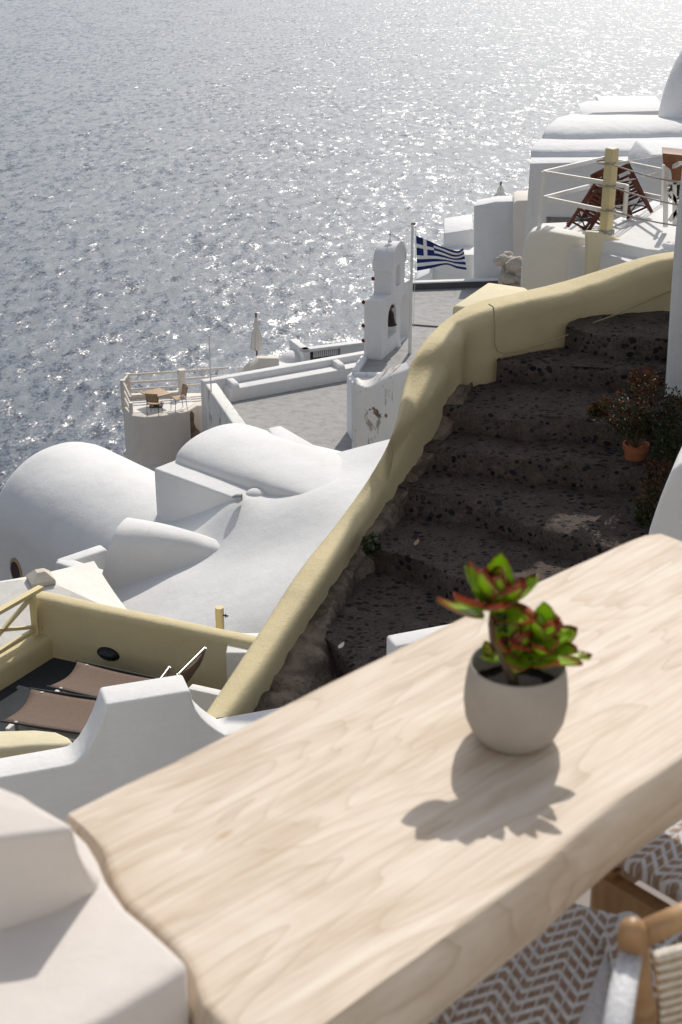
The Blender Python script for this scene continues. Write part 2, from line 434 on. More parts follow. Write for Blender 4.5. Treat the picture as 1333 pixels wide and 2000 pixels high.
for k in range(len(treads) - 1):
    z, fr = treads[k]; zn, fn = treads[k + 1]
    A_ = resamp([at(x, y, z) for x, y in fr], NX); Bk = resamp([at(x, y, zn) for x, y in fn], NX)
    # extend left under the wall
    b = B(); rows = []
    low = [V((p.x, p.y - .02, z - .24)) for p in A_]
    rows.append(low)
    rows.append([V((p.x, p.y - .015, z - .03)) for p in A_])
    nr = 26
    for r in range(nr + 1):
        t = r / nr
        rows.append([V((lerp(a, c, t).x, lerp(a, c, t).y, z)) for a, c in zip(A_, Bk)])
    for row in rows:
        d = (row[0] - row[6]).normalized(); row.insert(0, row[0] + V((d.x, d.y, 0)) * .22)
    for ri, row in enumerate(rows):
        for ci, p in enumerate(row):
            q = V((p.x, p.y, z * 3)); n1 = fbm((q.x, q.y, z), 3.0, 4); n2 = noise.noise(q * 13)
            p.z += n1 * .022 + n2 * .006
            if ri <= 3:
                e = fbm((p.x * 1.0, p.y, z * 5 + ri), 2.2, 4) * .05 + noise.noise(V((p.x, p.y, z)) * 11) * .02
                p.y += e - .02; 
                if ri == 2: p.z -= .012
    b.loft(rows)
    b.build('step', COB, stair, smooth=70)
# rubble footing under the plaster on the near part
b = B()
inn = [(505, 1415, -5.0), (565, 1320, -4.95), (610, 1250, -4.9), (655, 1168, -4.82), (700, 1100, -4.78), (726, 1064, -4.72), (778, 986, -4.59), (840, 906, -4.42), (881, 838, -4.26), (901, 793, -4.10), (914, 756, -4.03)]
out_ = [(600, 1460, -5.12), (645, 1345, -5.12), (668, 1292, -5.1), (660, 1215, -4.93), (708, 1140, -4.93), (754, 1082, -4.84), (800, 1004, -4.74), (860, 920, -4.56), (898, 852, -4.40), (916, 800, -4.24), (928, 764, -4.16)]
I_ = resamp([at(*p) for p in inn], 130); O_ = resamp([at(*p) for p in out_], 130)
rows = []
for r in range(13):
    t = r / 12
    row = []
    for a, c in zip(I_, O_):
        p = lerp(a, c, t); p.z += math.sin(t * math.pi) * .05
        nz = noise.noise_vector(p * 9) * .035 + noise.noise_vector(p * 22) * .016
        row.append(p + nz + V((0, 0, .02 * (1 - t))))
    rows.append(row)
rows.insert(0, [p + V((-.15, .05, .0)) for p in rows[0]]); rows.append([p + V((.02, 0, -.2)) for p in rows[-1]])
b.loft(rows); b.build('rubble_footing', RUBBLE, stair, smooth=60)

# ============================================================ YELLOW STAIR WALL
st = [ # base px,py,z ; crease row ; silhouette px,py
    ((455, 1500, -5.2), 1392, (372, 1420)),
    ((520, 1400, -5.15), 1302, (448, 1302)),
    ((575, 1300, -5.05), 1212, (518, 1200)),
    ((640, 1195, -4.95), 1112, (583, 1100)),
    ((712, 1085, -4.85), 1010, (655, 1012)),
    ((775, 985, -4.65), 905, (718, 925)),
    ((838, 905, -4.5), 790, (762, 845)),
    ((880, 835, -4.35), 712, (786, 745)),
    ((900, 790, -4.2), 664, (806, 686)),
    ((915, 749, -4.1), 632, (850, 630)),
    ((965, 738, -4.1), 606, (915, 588)),
    ((1030, 723, -4.1), 590, (1000, 567)),
    ((1150, 660, -3.9), 562, (1100, 543)),
    ((1310, 606, -3.7), 508, (1262, 494)),
    ((1420, 570, -3.62), 492, (1380, 480)),
]
secs = []; CREASE = []
for (bx, by, bz), cr, (sx, sy) in st:
    P = at(bx, by, bz); Cr = abv(P, cr); Sl = at(sx, sy, Cr.z - .015)
    n = (Sl - Cr); CREASE.append(lerp(Cr, Sl, .12 if bx < 700 else (.42 if bx < 930 else .15)) + V((0, 0, .04)))
    secs.append([V((P.x, P.y, bz - .55)), V((P.x, P.y, bz)), Cr, Sl, V((Sl.x + n.x * .05, Sl.y + n.y * .05, Sl.z - 2.2))])
prof = [rnd_profile([s[0], lerp(s[1], s[2], .5), s[2], s[3], s[4]], [.02, .13, .13], 6) for s in secs]
pth = smooth_path(prof, 8)
for row in pth:
    for p in row:
        nz = fbm((p.x, p.y, p.z), 1.0, 2) * .010 + fbm((p.x, p.y, p.z), 5, 3) * .003; p += V((nz, -nz, nz))
base = at(620, 1250, -5.3)
ywall = thing('stair_wall', 'long rounded yellow plaster wall running up beside the cobbled stairs', 'wall', base)
b = B(); b.loft(pth); b.b.faces.ensure_lookup_table()
b.build('wall_body', YEL, ywall, smooth=180)
def cable(pts, r, par, mat, name='cable'):
    b = B(); b.tube(sum([[p] for p in pts], []), r, 6); return b.build(name, mat, par, smooth=180)
def on_inner(px, py):   # point on the inner face of the far length of the wall
    A0 = at(915, 749, -4.1); A1 = at(1310, 606, -3.7)
    if px > 915:
        d = (A1 - A0); r = ray(px, py); n = V((-d.y, d.x, 0)); t = A0.dot(n) / r.dot(n); return r * t * .9975
pts = [on_inner(x, y) for x, y in [(955, 594), (964, 600), (967, 640), (966, 670), (972, 686), (985, 691), (1030, 682), (1075, 668), (1130, 645), (1165, 628), (1210, 612), (1260, 590), (1312, 568)]]
cable([p[0] for p in [[q] for q in pts]], .006, ywall, CABLE_Y)

# ============================================================ NEAR TABLE
TZ = -.82
top_px = [(130, 1592), (280, 1515), (430, 1440), (560, 1373), (700, 1303), (860, 1226), (1030, 1148), (1150, 1091), (1235, 1052), (1262, 1042), (1292, 1039), (1333, 1055), (1500, 1128), (1700, 1216),
          (1716, 1240), (1480, 1385), (1302, 1500), (1222, 1552), (1144, 1616), (1060, 1690), (990, 1742), (900, 1808), (833, 1860), (740, 1925), (660, 1985), (560, 2060), (470, 2060), (432, 2000), (392, 1957), (378, 1902), (345, 1853), (290, 1802), (243, 1762), (220, 1720), (200, 1660), (165, 1622)]
P = [at(x, y, TZ) for x, y in top_px]
uT = (at(1260, 1045, TZ) - at(430, 1440, TZ)).normalized(); nT = V((uT.y, -uT.x, 0))
tb = P[2].copy(); tb.z = -1.58
tloc = V((.28, 1.33, -1.58))
table = thing('wooden_table', 'bleached timber slab table with a live edge, the small potted succulent standing on it', 'table', tloc)
ang = math.atan2(uT.y, uT.x)
def rotv(p): return Matrix.Rotation(-ang, 3, 'Z') @ p
b = B()
cen = sum(P, V()) / len(P)
dense = []
for i in range(len(P)):
    a, c = P[i], P[(i + 1) % len(P)]; m = max(1, int((c - a).length / .02))
    for k in range(m): dense.append(lerp(a, c, k / m))
def offs(lst, d, z):
    o = []
    n = len(lst)
    for i, p in enumerate(lst):
        t = (lst[(i + 2) % n] - lst[i - 2]); t.z = 0; t.normalize(); nn = V((t.y, -t.x, 0))
        if nn.dot(p - cen) < 0: nn = -nn
        wv = 1 + .35 * fbm((p.x, p.y, z), 5, 3)
        q = p + nn * d * wv; q.z = z + (fbm((p.x, p.y, 3), 6, 2) * .003 if d else 0); o.append(q)
    return o
ringsT = [offs(dense, -.008, TZ), offs(dense, -.002, TZ - .0006), offs(dense, 0.0, TZ - .003), offs(dense, .005, TZ - .02), offs(dense, .006, TZ - .055), offs(dense, .002, TZ - .08), offs(dense, -.006, TZ - .088)]
ringsT = [[rotv(p - tloc) for p in r] for r in ringsT]
b.loft(ringsT, True, True)
o = b.build('tabletop', TIMBER, None, smooth=50, base=(0, 0, 0)); o.parent = table; o.rotation_euler = (0, 0, ang)
for p in (.05, 1.0):
    for q in (.10, .18):
        c0 = P[2] + uT * (p * .8 + .05) + nT * q
        b = B(); b.box(V((c0.x - .025, c0.y - .025, -1.58)), V((.05, 0, 0)), V((0, .05, 0)), V((0, 0, .67))).bevel(.004)
        b.build('leg', BROWNWOOD, table)
b = B(); c0 = P[2] + uT * .05 + nT * .18; c1 = P[2] + uT * .9 + nT * .18
b.bar(V((c0.x, c0.y, -.945)), V((c1.x, c1.y, -.945)), .04, .06); b.build('rail', BROWNWOOD, table)

# ============================================================ POT WITH SUCCULENT
pc = at(1003, 1441, TZ); pc.z = TZ
pot = thing('stoneware_pot', 'small round grey stoneware pot standing on the timber table', 'pot', pc)
b = B()
prof_ = [(r_ * .965, z_) for r_, z_ in [(.001, .0), (.030, .0), (.037, .002), (.046, .012), (.053, .028), (.0555, .046), (.0548, .062), (.0528, .078), (.0505, .0885), (.0497, .0905), (.0485, .0895), (.0500, .074), (.050, .055), (.001, .055)]]
b.lathe(pc, prof_, 48); b.build('pot_body', POTC, pot, smooth=180)
b = B(); b.lathe(pc, [(.0480, .060), (.03, .064), (.001, .066)], 32); wobble(b.b, .003, 300); b.build('soil', SOIL, pot, smooth=180)
plant = thing('succulent_plant', 'red rimmed green succulent with two rosettes growing in the stoneware pot', 'plant', pc + V((0, 0, .072)))
def leaf(bm, o, d, L, W, cup=.25, curl=.25, th=.0035, roll=0):
    """thick pointed spoon leaf from o along d"""
    uvl = bm.loops.layers.uv.verify()
    d = V(d).normalized(); up = V((0, 0, 1))
    x = d.cross(up); x = (x if x.length > .1 else V((1, 0, 0))).normalized(); x = Matrix.Rotation(roll, 3, d) @ x
    n = x.cross(d).normalized()
    NU, NV = 6, 9; grid = []
    for side in (1, -1):
        g = []
        for j in range(NV + 1):
            v = j / NV
            wd = W * (math.sin(math.pi * min(1, v ** .8 * .93 + .04)) ** .75) * (1 if v < .97 else .5)
            if j == NV: wd = .0005
            row = []
            for i in range(NU + 1):
                u = i / NU * 2 - 1
                c = o + d * (L * v) + x * (u * wd / 2) + n * (cup * W * u * u * .6 + curl * L * v * v) + n * (side * th * .5 * math.sqrt(max(0, 1 - u * u)) * (1 - v * .7))
                row.append((bm.verts.new(c), (u * .5 + .5, v)))
            g.append(row)
        grid.append(g)
    for s_, g in enumerate(grid):
        for j in range(NV):
            for i in range(NU):
                q = [g[j][i], g[j][i + 1], g[j + 1][i + 1], g[j + 1][i]]
                if s_: q = q[::-1]
                f = bm.faces.new([a[0] for a in q])
                for lp, a in zip(f.loops, q): lp[uvl].uv = a[1]
def rosette(name, c, axis, n, L, W, spread, seed, mat=SUCC):
    rr = random.Random(seed); b = B(); axis = V(axis).normalized()
    q = axis.to_track_quat('Z', 'Y').to_matrix()
    for i in range(n):
        t = i / (n - 1); a = i * 2.4 + rr.random() * .5
        el = lerp(5, 78, t) + rr.uniform(-8, 8)
        d = q @ V((math.cos(a) * math.cos(R(el)), math.sin(a) * math.cos(R(el)), math.sin(R(el))))
        l = L * (1 - .45 * t) * rr.uniform(.82, 1.12)
        leaf(b.b, c + axis * (.010 * t) , d, l, W * (1 - .3 * t) * rr.uniform(.85, 1.1), .35, rr.uniform(.15, .4), .0035, rr.uniform(-.3, .3))
    bmesh.ops.remove_doubles(b.b, verts=b.b.verts, dist=.00005)
    return b.build(name, mat, plant, smooth=180)
def pp(px, py, dy=0): return atd(px, py, pc.y + dy)
stem0 = pc + V((-.004, -.012, .07))
s1 = pp(964, 1192, .022); s2 = pp(1054, 1268, .002)
b = B(); b.tube([stem0, pp(985, 1290, -.01), pp(964, 1250, .004), pp(960, 1218, .014), s1], [.0048, .0044, .004, .0036, .0034], 10)
b.tube([stem0, pp(1003, 1296, -.012), pp(1030, 1285, -.010), s2], [.0055, .005, .0045, .004], 10)
wobble(b.b, .0015, 120); b.build('stem', BARK, plant, smooth=180)
rosette('rosette', s1, (.12, -.5, 1), 15, .058, .044, 0, 3)
rosette('rosette', s2, (.55, -.4, .8), 15, .052, .035, 0, 9)
rosette('rosette', pp(1014, 1288, -.012), (-.2, -.35, 1), 9, .044, .036, 0, 5)
for lf in ((pp(945, 1205, .01), V((-1, -.1, .12)), .050, .036, .2, .28, .005, .2), (pp(1060, 1290, -.03), V((.9, -.5, .05)), .042, .02, .3, .1, .004), (pp(1040, 1300, -.03), V((.7, -.7, .25)), .036, .018, .3, .2, .004)):
    b = B(); leaf(b.b, *lf); b.build('leaf', SUCC, plant, smooth=180)
rosette('rosette', pp(958, 1292, .0), (-.2, -.3, 1), 6, .02, .018, 0, 12)
rr = random.Random(4); b = B()
for i in range(16):
    c = pp(978 + rr.uniform(-10, 12), 1212 + rr.uniform(-12, 28), rr.uniform(-.01, .01)); b.ball(c, .0022, n=8, m=6)
b.build('bud', LEAF_G, plant, smooth=180)
# ============================================================ WHITE STEPPED PARAPET BEHIND THE TABLE
Pa, Pb = at(0, 1519, -4.8), at(441, 1437, -4.8)
dw = (Pb - Pa).normalized(); nw = V((-dw.y, dw.x, 0))
def onp(px, py, A=Pa, n=nw):
    r = ray(px, py); return r * (A.dot(n) / r.dot(n))
th = (at(0, 1479, -4.8) - Pa).dot(nw)
fpx = [(-320, 1575), (0, 1519), (128, 1496), (141, 1493), (152, 1487), (165, 1473), (178, 1452), (190, 1428), (200, 1402), (208, 1376), (372, 1349), (377, 1370), (383, 1387), (394, 1402), (408, 1415), (424, 1427), (441, 1437), (600, 1408), (800, 1373)]
b = B(); top = [onp(*p) for p in fpx]; secs = []
for p in top:
    q = p + nw * th; secs.append([V((p.x, p.y, -7.6)), p, q, V((q.x, q.y, -7.6))])
b.loft(secs)
b.bevel(.018, 3, 50)
o = b.build('parapet_wall', WHITE, smooth=50); tag(o, 'white parapet wall with a raised block and concave shoulders, below the left end of the table', 'wall')
b = B(); A1 = onp(772, 1263); A2 = onp(1010, 1218)
b.prism([A1, A2, A2 + nw * th * .75, A1 + nw * th * .75], -7).bevel(.02)
tag(b.build('low_wall', WHITE, smooth=50), 'white wall end showing just above the table edge, left of the succulent', 'wall')
# curved white wall at the right, behind the table
b = B(); d0 = 5.6
ol = [(1500, 880), (1400, 893), (1345, 901), (1325, 908), (1311, 922), (1301, 945), (1290, 972), (1279, 1003), (1268, 1036), (1256, 1090), (1240, 1200), (1500, 1300)]
fr = [atd(x, y, d0 + (x - 1270) * .001) for x, y in ol]; bk = [p + V((.13, .35, 0)) for p in fr]
b.prism(fr, bot=bk).bevel(.03)
tag(b.build('white_wall', WHITE, smooth=50), 'white wall with a curved shoulder rising behind the far right end of the table', 'wall')
b = B(); p0 = atd(1319, 910, 8.4); p1 = atd(1322, 560, 8.4)
b.prism([V((p0.x, 8.4, p1.z)), V((p0.x + 1, 8.4, p1.z)), V((p0.x + 1, 8.9, p1.z)), V((p0.x, 8.9, p1.z))], -4.6).bevel(.03)
# ============================================================ WHITE PILLAR BESIDE THE STAIRS + UNSEEN SLAB ADDED TO SHADE THEM
b.b.free()
pb = at(1297, 786, -4.12)
pill = thing('white_pillar', 'tall tapering white pillar standing at the right side of the cobbled stairs', 'pillar', pb)
b = B()
z1 = .0; tp = rowz(pb.y + .05, 340); xt = pb.x + .15
def sect(x, y, z, w_=.55, d=.5): k = (y + d + .06) / y; return [V((x, y, z)), V((x + w_, y, z)), V((x * k + w_, y + d, z)), V((x * k, y + d, z))]
def xat(px, y, z): return (px - 666.5) / F * (y * C_ - z * S_)
y0 = pb.y
zz = [(786, 1297), (700, 1303), (600, 1309), (500, 1316), (420, 1323), (340, 1331), (200, 1344), (50, 1358), (-60, 1369)]
secs = []
for row, px in zz:
    z = rowz(y0, row); secs.append(sect(xat(px, y0, z), y0, z))
z = secs[-1][0].z; x = secs[-1][0].x
secs.append(sect(x + .05, y0, .4)); secs.insert(0, [V((p.x, p.y, -5)) for p in secs[0]])
b.loft(secs, True, True).bevel(.035, 3, 50); b.build('shaft', WHITE, pill, smooth=50)
def plan(pts, z): return [V((x, y, z)) for x, y in pts]
# unseen slab added above the frame, cut along sun rays to shade the stairs
hz = thing('added_stair_shade', 'unseen white slab and walls added to shade the cobbled stairs', 'house', (5, 14, -5))
over_ = [(470, 1480, -5.1), (555, 1335, -4.98), (640, 1200, -4.8), (722, 1078, -4.6), (790, 975, -4.38), (850, 880, -4.15), (885, 800, -4.0), (918, 715, -3.85), (1030, 690, -3.75), (1150, 640, -3.65), (1310, 590, -3.5), (1500, 560, -3.4), (1900, 700, -3.7),
        (1900, 1000, -4.5), (1330, 1010, -4.5), (1235, 995, -4.5), (1090, 1000, -4.5), (1050, 1032, -4.5), (970, 1120, -4.7), (985, 1250, -4.9), (1000, 1420, -5.1), (700, 1560, -5.15)]
def sunto(p, z): s = (z - p.z) / sd.z; return V((p.x + sd.x * s, p.y + sd.y * s, z))
over = [V((p.x, p.y, p.z)) + V((0, 0, -.06)) for p in CREASE] + [at(*q) for q in over_[12:]]
op = [sunto(q, .0) for q in over]
b = B(); b.prism([p + V((0, 0, .08)) for p in op], bot=op)
b.build('shade_slab', WHITE, hz)
b = B(); b.prism(plan([(4.0, 11.8), (9, 11.8), (9, 15), (4.4, 15)], 6), .25)  # unseen block added above the slab
b.build('wall', WHITE, hz)
b = B(); b.prism(plan([(3.15, 8.6), (9, 8.6), (9, 15), (4.9, 15), (4.2, 12.8)], 3.4), -6)  # unseen wall added at the right to keep sky light off the stairs
b.build('lower_wall', WHITE, hz)

hb = B(); hb.prism(plan([(-9, -5), (9, -5), (9, -2.6), (-9, -2.6)], 3.2), -8)  # unseen house added behind the camera as a sunlit reflector
tag(hb.build('house', WHITE, smooth=0), 'unseen white house wall behind the terrace, added to bounce sunlight', 'house')
hb = B(); hb.prism(plan([(-9, 1.3), (-.35, 1.3), (-.1, 1.5), (-.1, 1.72), (-9, 1.5)], -1.62), -8)  # unseen white face added below the terrace to throw sunlight back
tag(hb.build('bounce_wall', WHITE, smooth=0), 'unseen white retaining wall under the terrace, added to bounce sunlight', 'wall')
# ============================================================ FOREGROUND WHITE WALL, LEFT
fw = thing('foreground_wall', 'blurred white plaster wall with a raised block, boxed into the left end of the table', 'wall', at(100, 1900, -1.58) * .8)
fw['_w'] = V(fw.location)
b = B()
lz = -.785
low_px = [(-500, 1500), (60, 1560), (130, 1600), (170, 1640), (192, 1676), (206, 1712), (222, 1736), (245, 1768), (290, 1806), (338, 1850), (362, 1872), (366, 1886), (340, 1906), (225, 1978), (130, 2030), (-50, 2140), (-600, 2400)]
topp = [at(x, y, lz) for x, y in low_px]
b.prism(topp, -1.58).bevel(.012, 4, 30)
b.build('lower_block', WARMW, fw, smooth=60)
b = B(); hz_ = -.70
tp_ = [at(x, y, hz_) for x, y in [(-400, 1440), (0, 1534), (45, 1552), (100, 1590), (135, 1606), (146, 1616), (110, 1622), (0, 1634), (-420, 1690)]]
bt_ = [at(x, y, lz - .01) for x, y in [(-400, 1540), (-40, 1610), (60, 1640), (150, 1680), (205, 1722), (200, 1748), (120, 1795), (0, 1838), (-480, 2010)]]
n_ = len(tp_)
secs = []
for k in range(7):
    t = k / 6; e = 1 - (1 - t) ** 2.4 if k else 0
    secs.append([V((lerp(a.x, c.x, t ** 1.7 if True else t), lerp(a.y, c.y, t ** 1.7), lerp(a.z, c.z, t))) for a, c in zip(tp_, bt_)])
b.loft(secs, True, True).bevel(.008, 3, 45)
b.build('raised_block', WARMW, fw, smooth=60)

# ============================================================ STOOLS AND CHAIR UNDER THE TABLE
def stool(loc, rz, label):
    t = thing('woven_stool', label, 'stool', loc, 'rope seated stools beside the table'); L = V(loc)
    def bx(o, u, v, w_): return B().box(L + V(o), u, v, w_)
    W_, D_ = .44, .42
    b = B(); b.box(L + V((-W_ / 2, -D_ / 2, .425)), V((W_, 0, 0)), V((0, D_, 0)), V((0, 0, .025))).bevel(.008); b.build('seat', WEAVE, t)
    for s in (-1, 1):
        b = B(); b.tube([L + V((s * W_ / 2, -D_ / 2, .438)), L + V((s * W_ / 2, D_ / 2, .438))], .018, 12)
        for v in b.b.verts: v.co += noise.noise_vector(v.co * 90) * .002
        b.build('cord_edge', CORD, t, smooth=180)
        for r in (-1, 1):
            b = B(); b.tube([L + V((s * W_ / 2 * .98, r * D_ / 2 * .96, 0)), L + V((s * W_ / 2 * .98, r * D_ / 2 * .96, .42))], [.014, .02], 12); b.build('leg', OWOOD, t, smooth=60)
    for s in (-1, 1):
        b = B(); b.bar(L + V((s * W_ / 2, -D_ / 2, .385)), L + V((s * W_ / 2, D_ / 2, .385)), .022, .045); b.bar(L + V((s * W_ / 2, -D_ / 2, .2)), L + V((s * W_ / 2, D_ / 2, .2)), .02, .02)
        b.build('side_rail', OWOOD, t)
        b = B(); b.bar(L + V((-W_ / 2, s * D_ / 2, .385)), L + V((W_ / 2, s * D_ / 2, .385)), .022, .05); b.build('front_rail', OWOOD, t)
    t.rotation_euler = (0, 0, rz); return t
# first: right edge along (.4,.92), right-front corner near (.347,1.323)
f1 = V((.4, .92, 0)).normalized(); l1 = V((-f1.y, f1.x, 0)); c1 = V((.345, 1.355, -1.58)) - f1 * .21 + l1 * .22
stool(c1, math.atan2(f1.y, f1.x) - R(90), 'rope seated stool tucked under the table, its white cord edge beside the chair post')
f2 = V((.74, .67, 0)).normalized(); r2 = V((f2.y, -f2.x, 0)); c2 = V((.335, 1.475, -1.58)) + f2 * .22 + r2 * .21
stool(c2, math.atan2(f2.y, f2.x) - R(90), 'rope seated stool further right, its dark wooden rail showing over the floor')
ch = thing('woven_chair', 'wooden chair with a woven back in the bottom right corner', 'chair', (.45, 1.1, -1.58))
z0 = -.815; a0 = at(1232, 1812, z0); a1 = at(1500, 1745, z0); foot = at(1262, 2075, -1.1)
b = B(); pth_ = smooth_path([[V((foot.x, foot.y - .02, -1.58))], [foot], [lerp(foot, a0, .6) + V((0, -.006, 0))], [a0 + V((0, 0, .004))]], 8)
b.tube([p[0] for p in pth_], [.0135] * (len(pth_) - 3) + [.0132, .012, .007], 16); wobble(b.b, .0012, 30); b.build('back_post', OWOOD, ch, smooth=180)
b = B(); b.tube([lerp(foot, a0, .93), lerp(lerp(foot, a0, .93), a1, .4) + V((0, .004, .003)), a1], [.012, .0115, .012], 14); wobble(b.b, .0012, 30); b.build('top_rail', OWOOD, ch, smooth=180)
b = B(); b.tube([at(1232, 1868, -.85), at(1216, 1940, -.85), at(1196, 2060, -.85)], [.010, .0115, .012], 14)
for v in b.b.verts: v.co += noise.noise_vector(v.co * 150) * .0018
b.build('cord_wrap', CORD, ch, smooth=180)
b = B(); b.tube([V((a1.x, foot.y, -1.58)), V((a1.x, foot.y, -1.1)), a1], .016, 12); b.build('back_post', OWOOD, ch, smooth=180)
q0 = lerp(foot, a0, .25); q1 = lerp(foot, a0, .80); e = V((a1.x - a0.x, a1.y - a0.y, 0)) * .95
b = B(); b.box(q0 + V((.018, 0, 0)), e, (q1 - q0), V((0, .012, 0))).bevel(.004); 
def stripe():
    m, nt, p, co = newmat('rope_stripes', .85, .15)
    sep = nt.nodes.new('ShaderNodeSeparateXYZ'); nt.links.new(co, sep.inputs[0])
    s = math_(nt, 'FRACT', math_(nt, 'MULTIPLY', sep.outputs[2], 55))
    c = mixc(nt, math_(nt, 'GREATER_THAN', s, .45), (.42, .30, .17), (.66, .62, .54))
    n = noi(nt, co, 120, 4, .7); c = mixc(nt, .35, c, ramp(nt, n, [(.35, (.2, .14, .08)), (.65, (.8, .78, .72))]))
    nt.links.new(c, p.inputs['Base Color']); nt.links.new(bump(nt, math_(nt, 'PINGPONG', s, .5), .005), p.inputs['Normal']); return m
b.build('woven_back', stripe(), ch)
b = B(); s0 = V((foot.x + .01, foot.y + .02, -1.14)); b.box(s0, V((.44, .05, 0)), V((-.02, .2, 0)), V((0, 0, .03))).bevel(.01); b.build('seat', WEAVE, ch)
for x in (.02, .42):
    b = B(); b.tube([s0 + V((x, .19, 0)), s0 + V((x, .2, -.44))], [.018, .013], 12); b.build('leg', OWOOD, ch, smooth=60)

# ============================================================ ROOFS, LEFT
def vault(name, label, r0, r1, nrm_w, drop, wallz, ext0=0, ext1=0, mat=WHITE, cat='house', taper=0):
    """barrel vault; r0,r1 ridge ends; nrm_w radius; drop rise; walls down to wallz"""
    u = (r1 - r0).normalized(); n = V((u.y, -u.x, 0)); n = n if n.y < 0 else -n
    r0 = r0 - u * ext0; r1 = r1 + u * ext1
    prof = []
    K = 28
    for k in range(-K, K + 1):
        a = math.pi / 2 * k / K; prof.append((nrm_w * math.sin(a), -drop * (1 - math.cos(a))))
    secs = []
    ln = (r1 - r0).length; ts = [0, .004, .015, .04] + [.08 + .84 * i / 10 for i in range(11)] + [.96, .985, .996, 1]
    shr = {0: .93, 1: .965, 2: .985, 3: .997}
    for i, t in enumerate(ts):
        k = shr.get(i, shr.get(len(ts) - 1 - i, 1)); c = lerp(r0, r1, t)
        tf = max(0, (t - .3) / .7); tf = 1 - taper * tf * tf * (3 - 2 * tf); row = [c + n * (x * k) + V((0, 0, (z - drop * (1 - k) * .9) * tf)) for x, z in prof]
        row = [V((row[0].x, row[0].y, wallz))] + row + [V((row[-1].x, row[-1].y, wallz))]
        secs.append(row)
    b = B(); b.loft(secs)
    a, c = b.b.verts, None
    b.b.verts.ensure_lookup_table(); nn = len(secs[0]); m = len(secs)
    b.face([b.b.verts[j] for j in range(nn)]); b.face([b.b.verts[(m - 1) * nn + j] for j in range(nn)][::-1])
    for v in b.b.verts:
        q = fbm(v.co, .7, 3) * .035; v.co += V((q, -q, q))
    return b, n, u
r0 = V((-6.743, 31.116, -12.088)); r1 = r0 + V((.6936, -.7203, 0)) * 5
b, n1, u1 = vault('x', '', r0, r1, 1.85, 1.57, -22)
vh = thing('vaulted_house', 'large white barrel vaulted house at the far left with a small arched opening', 'house', V((r0.x, r0.y, -22)))
b.build('vault', WHITE, vh, smooth=60)
fe = r0 + n1 * 1.85
rr_ = ray(33, 1116); hit = rr_ * (fe.dot(n1) / rr_.dot(n1))
b = B(); K = 20
for rad, dep, nm, mt in ((.30, .03, 'window_frame', TANWOOD), (.22, .045, 'window', GLASS_DK)):
    b = B(); ring = [hit + u1 * (rad * .8 * math.cos(2 * math.pi * k / K)) + V((0, 0, rad * 1.15 * math.sin(2 * math.pi * k / K))) for k in range(K)]
    b.prism([p + n1 * dep for p in ring], bot=[p - n1 * .2 for p in ring]); b.build(nm, mt, vh, smooth=40)

# rolling white roof between the vault, the box and the stair wall
ctl = [
    [(130, 1230, -12.9), (300, 1250, -12.5), (500, 1262, -12.0), (600, 1250, -11.7)],
    [(175, 1172, -12.7), (330, 1188, -12.3), (500, 1205, -11.75), (640, 1200, -11.3)],
    [(215, 1125, -12.6), (345, 1130, -12.15), (500, 1130, -11.6), (700, 1120, -10.95)],
    [(262, 1078, -12.5), (400, 1080, -11.95), (540, 1070, -11.4), (720, 1050, -10.75)],
    [(312, 1026, -12.35), (400, 1003, -11.65), (560, 1010, -11.08), (740, 990, -10.6)],
    [(458, 974, -11.16), (520, 966, -11.12), (600, 965, -10.80), (760, 935, -10.5)],
    [(550, 960, -11.06), (640, 925, -10.74), (700, 915, -10.6), (780, 880, -10.35)],
    [(672, 899, -10.66), (655, 985, -10.74)],
]
import numpy as np
cp = [at(*p) for r in ctl for p in r] + [at(900, 900, -10.2), at(900, 1050, -10.3), at(60, 1200, -12.9)]
XY = np.array([[p.x, p.y] for p in cp]); Z = np.array([p.z for p in cp]); N_ = len(cp)
def tps(d): return np.where(d > 1e-9, d * d * np.log(np.maximum(d, 1e-9)), 0)
Kd = np.linalg.norm(XY[:, None] - XY[None], axis=2); Am = np.zeros((N_ + 3, N_ + 3)); Am[:N_, :N_] = tps(Kd) + .08 * np.eye(N_); Am[:N_, N_] = 1; Am[:N_, N_ + 1:] = XY; Am[N_:, :N_] = Am[:N_, N_:].T
wt = np.linalg.solve(Am, np.concatenate([Z, [0, 0, 0]]))
def deckz(x, y):
    d = np.hypot(XY[:, 0] - x, XY[:, 1] - y); return float(tps(d) @ wt[:N_] + wt[N_] + wt[N_ + 1] * x + wt[N_ + 2] * y)
c00, c10, c11, c01 = at(160, 1275, -12.9), at(760, 1330, -11.4), at(860, 880, -10.6), at(300, 1030, -12.5)
rows = []
GN = 60
for j in range(GN + 1):
    row = []
    for i in range(GN + 1):
        u, v = i / GN, j / GN; p = lerp(lerp(c00, c10, u), lerp(c01, c11, u), v); row.append(V((p.x, p.y, deckz(p.x, p.y))))
    rows.append(row)
for row in rows: row.insert(0, row[0] - V((0, 0, 3))); row.append(row[-1] - V((0, 0, 3)))
rows.insert(0, [p - V((0, 0, 3)) for p in rows[0]]); rows.append([p - V((0, 0, 3)) for p in rows[-1]])
b = B(); b.loft(rows)
o = b.build('roof_deck', WHITE, smooth=60); tag(o, 'broad smooth white plastered roof rolling down beside the yellow stair wall', 'roof')

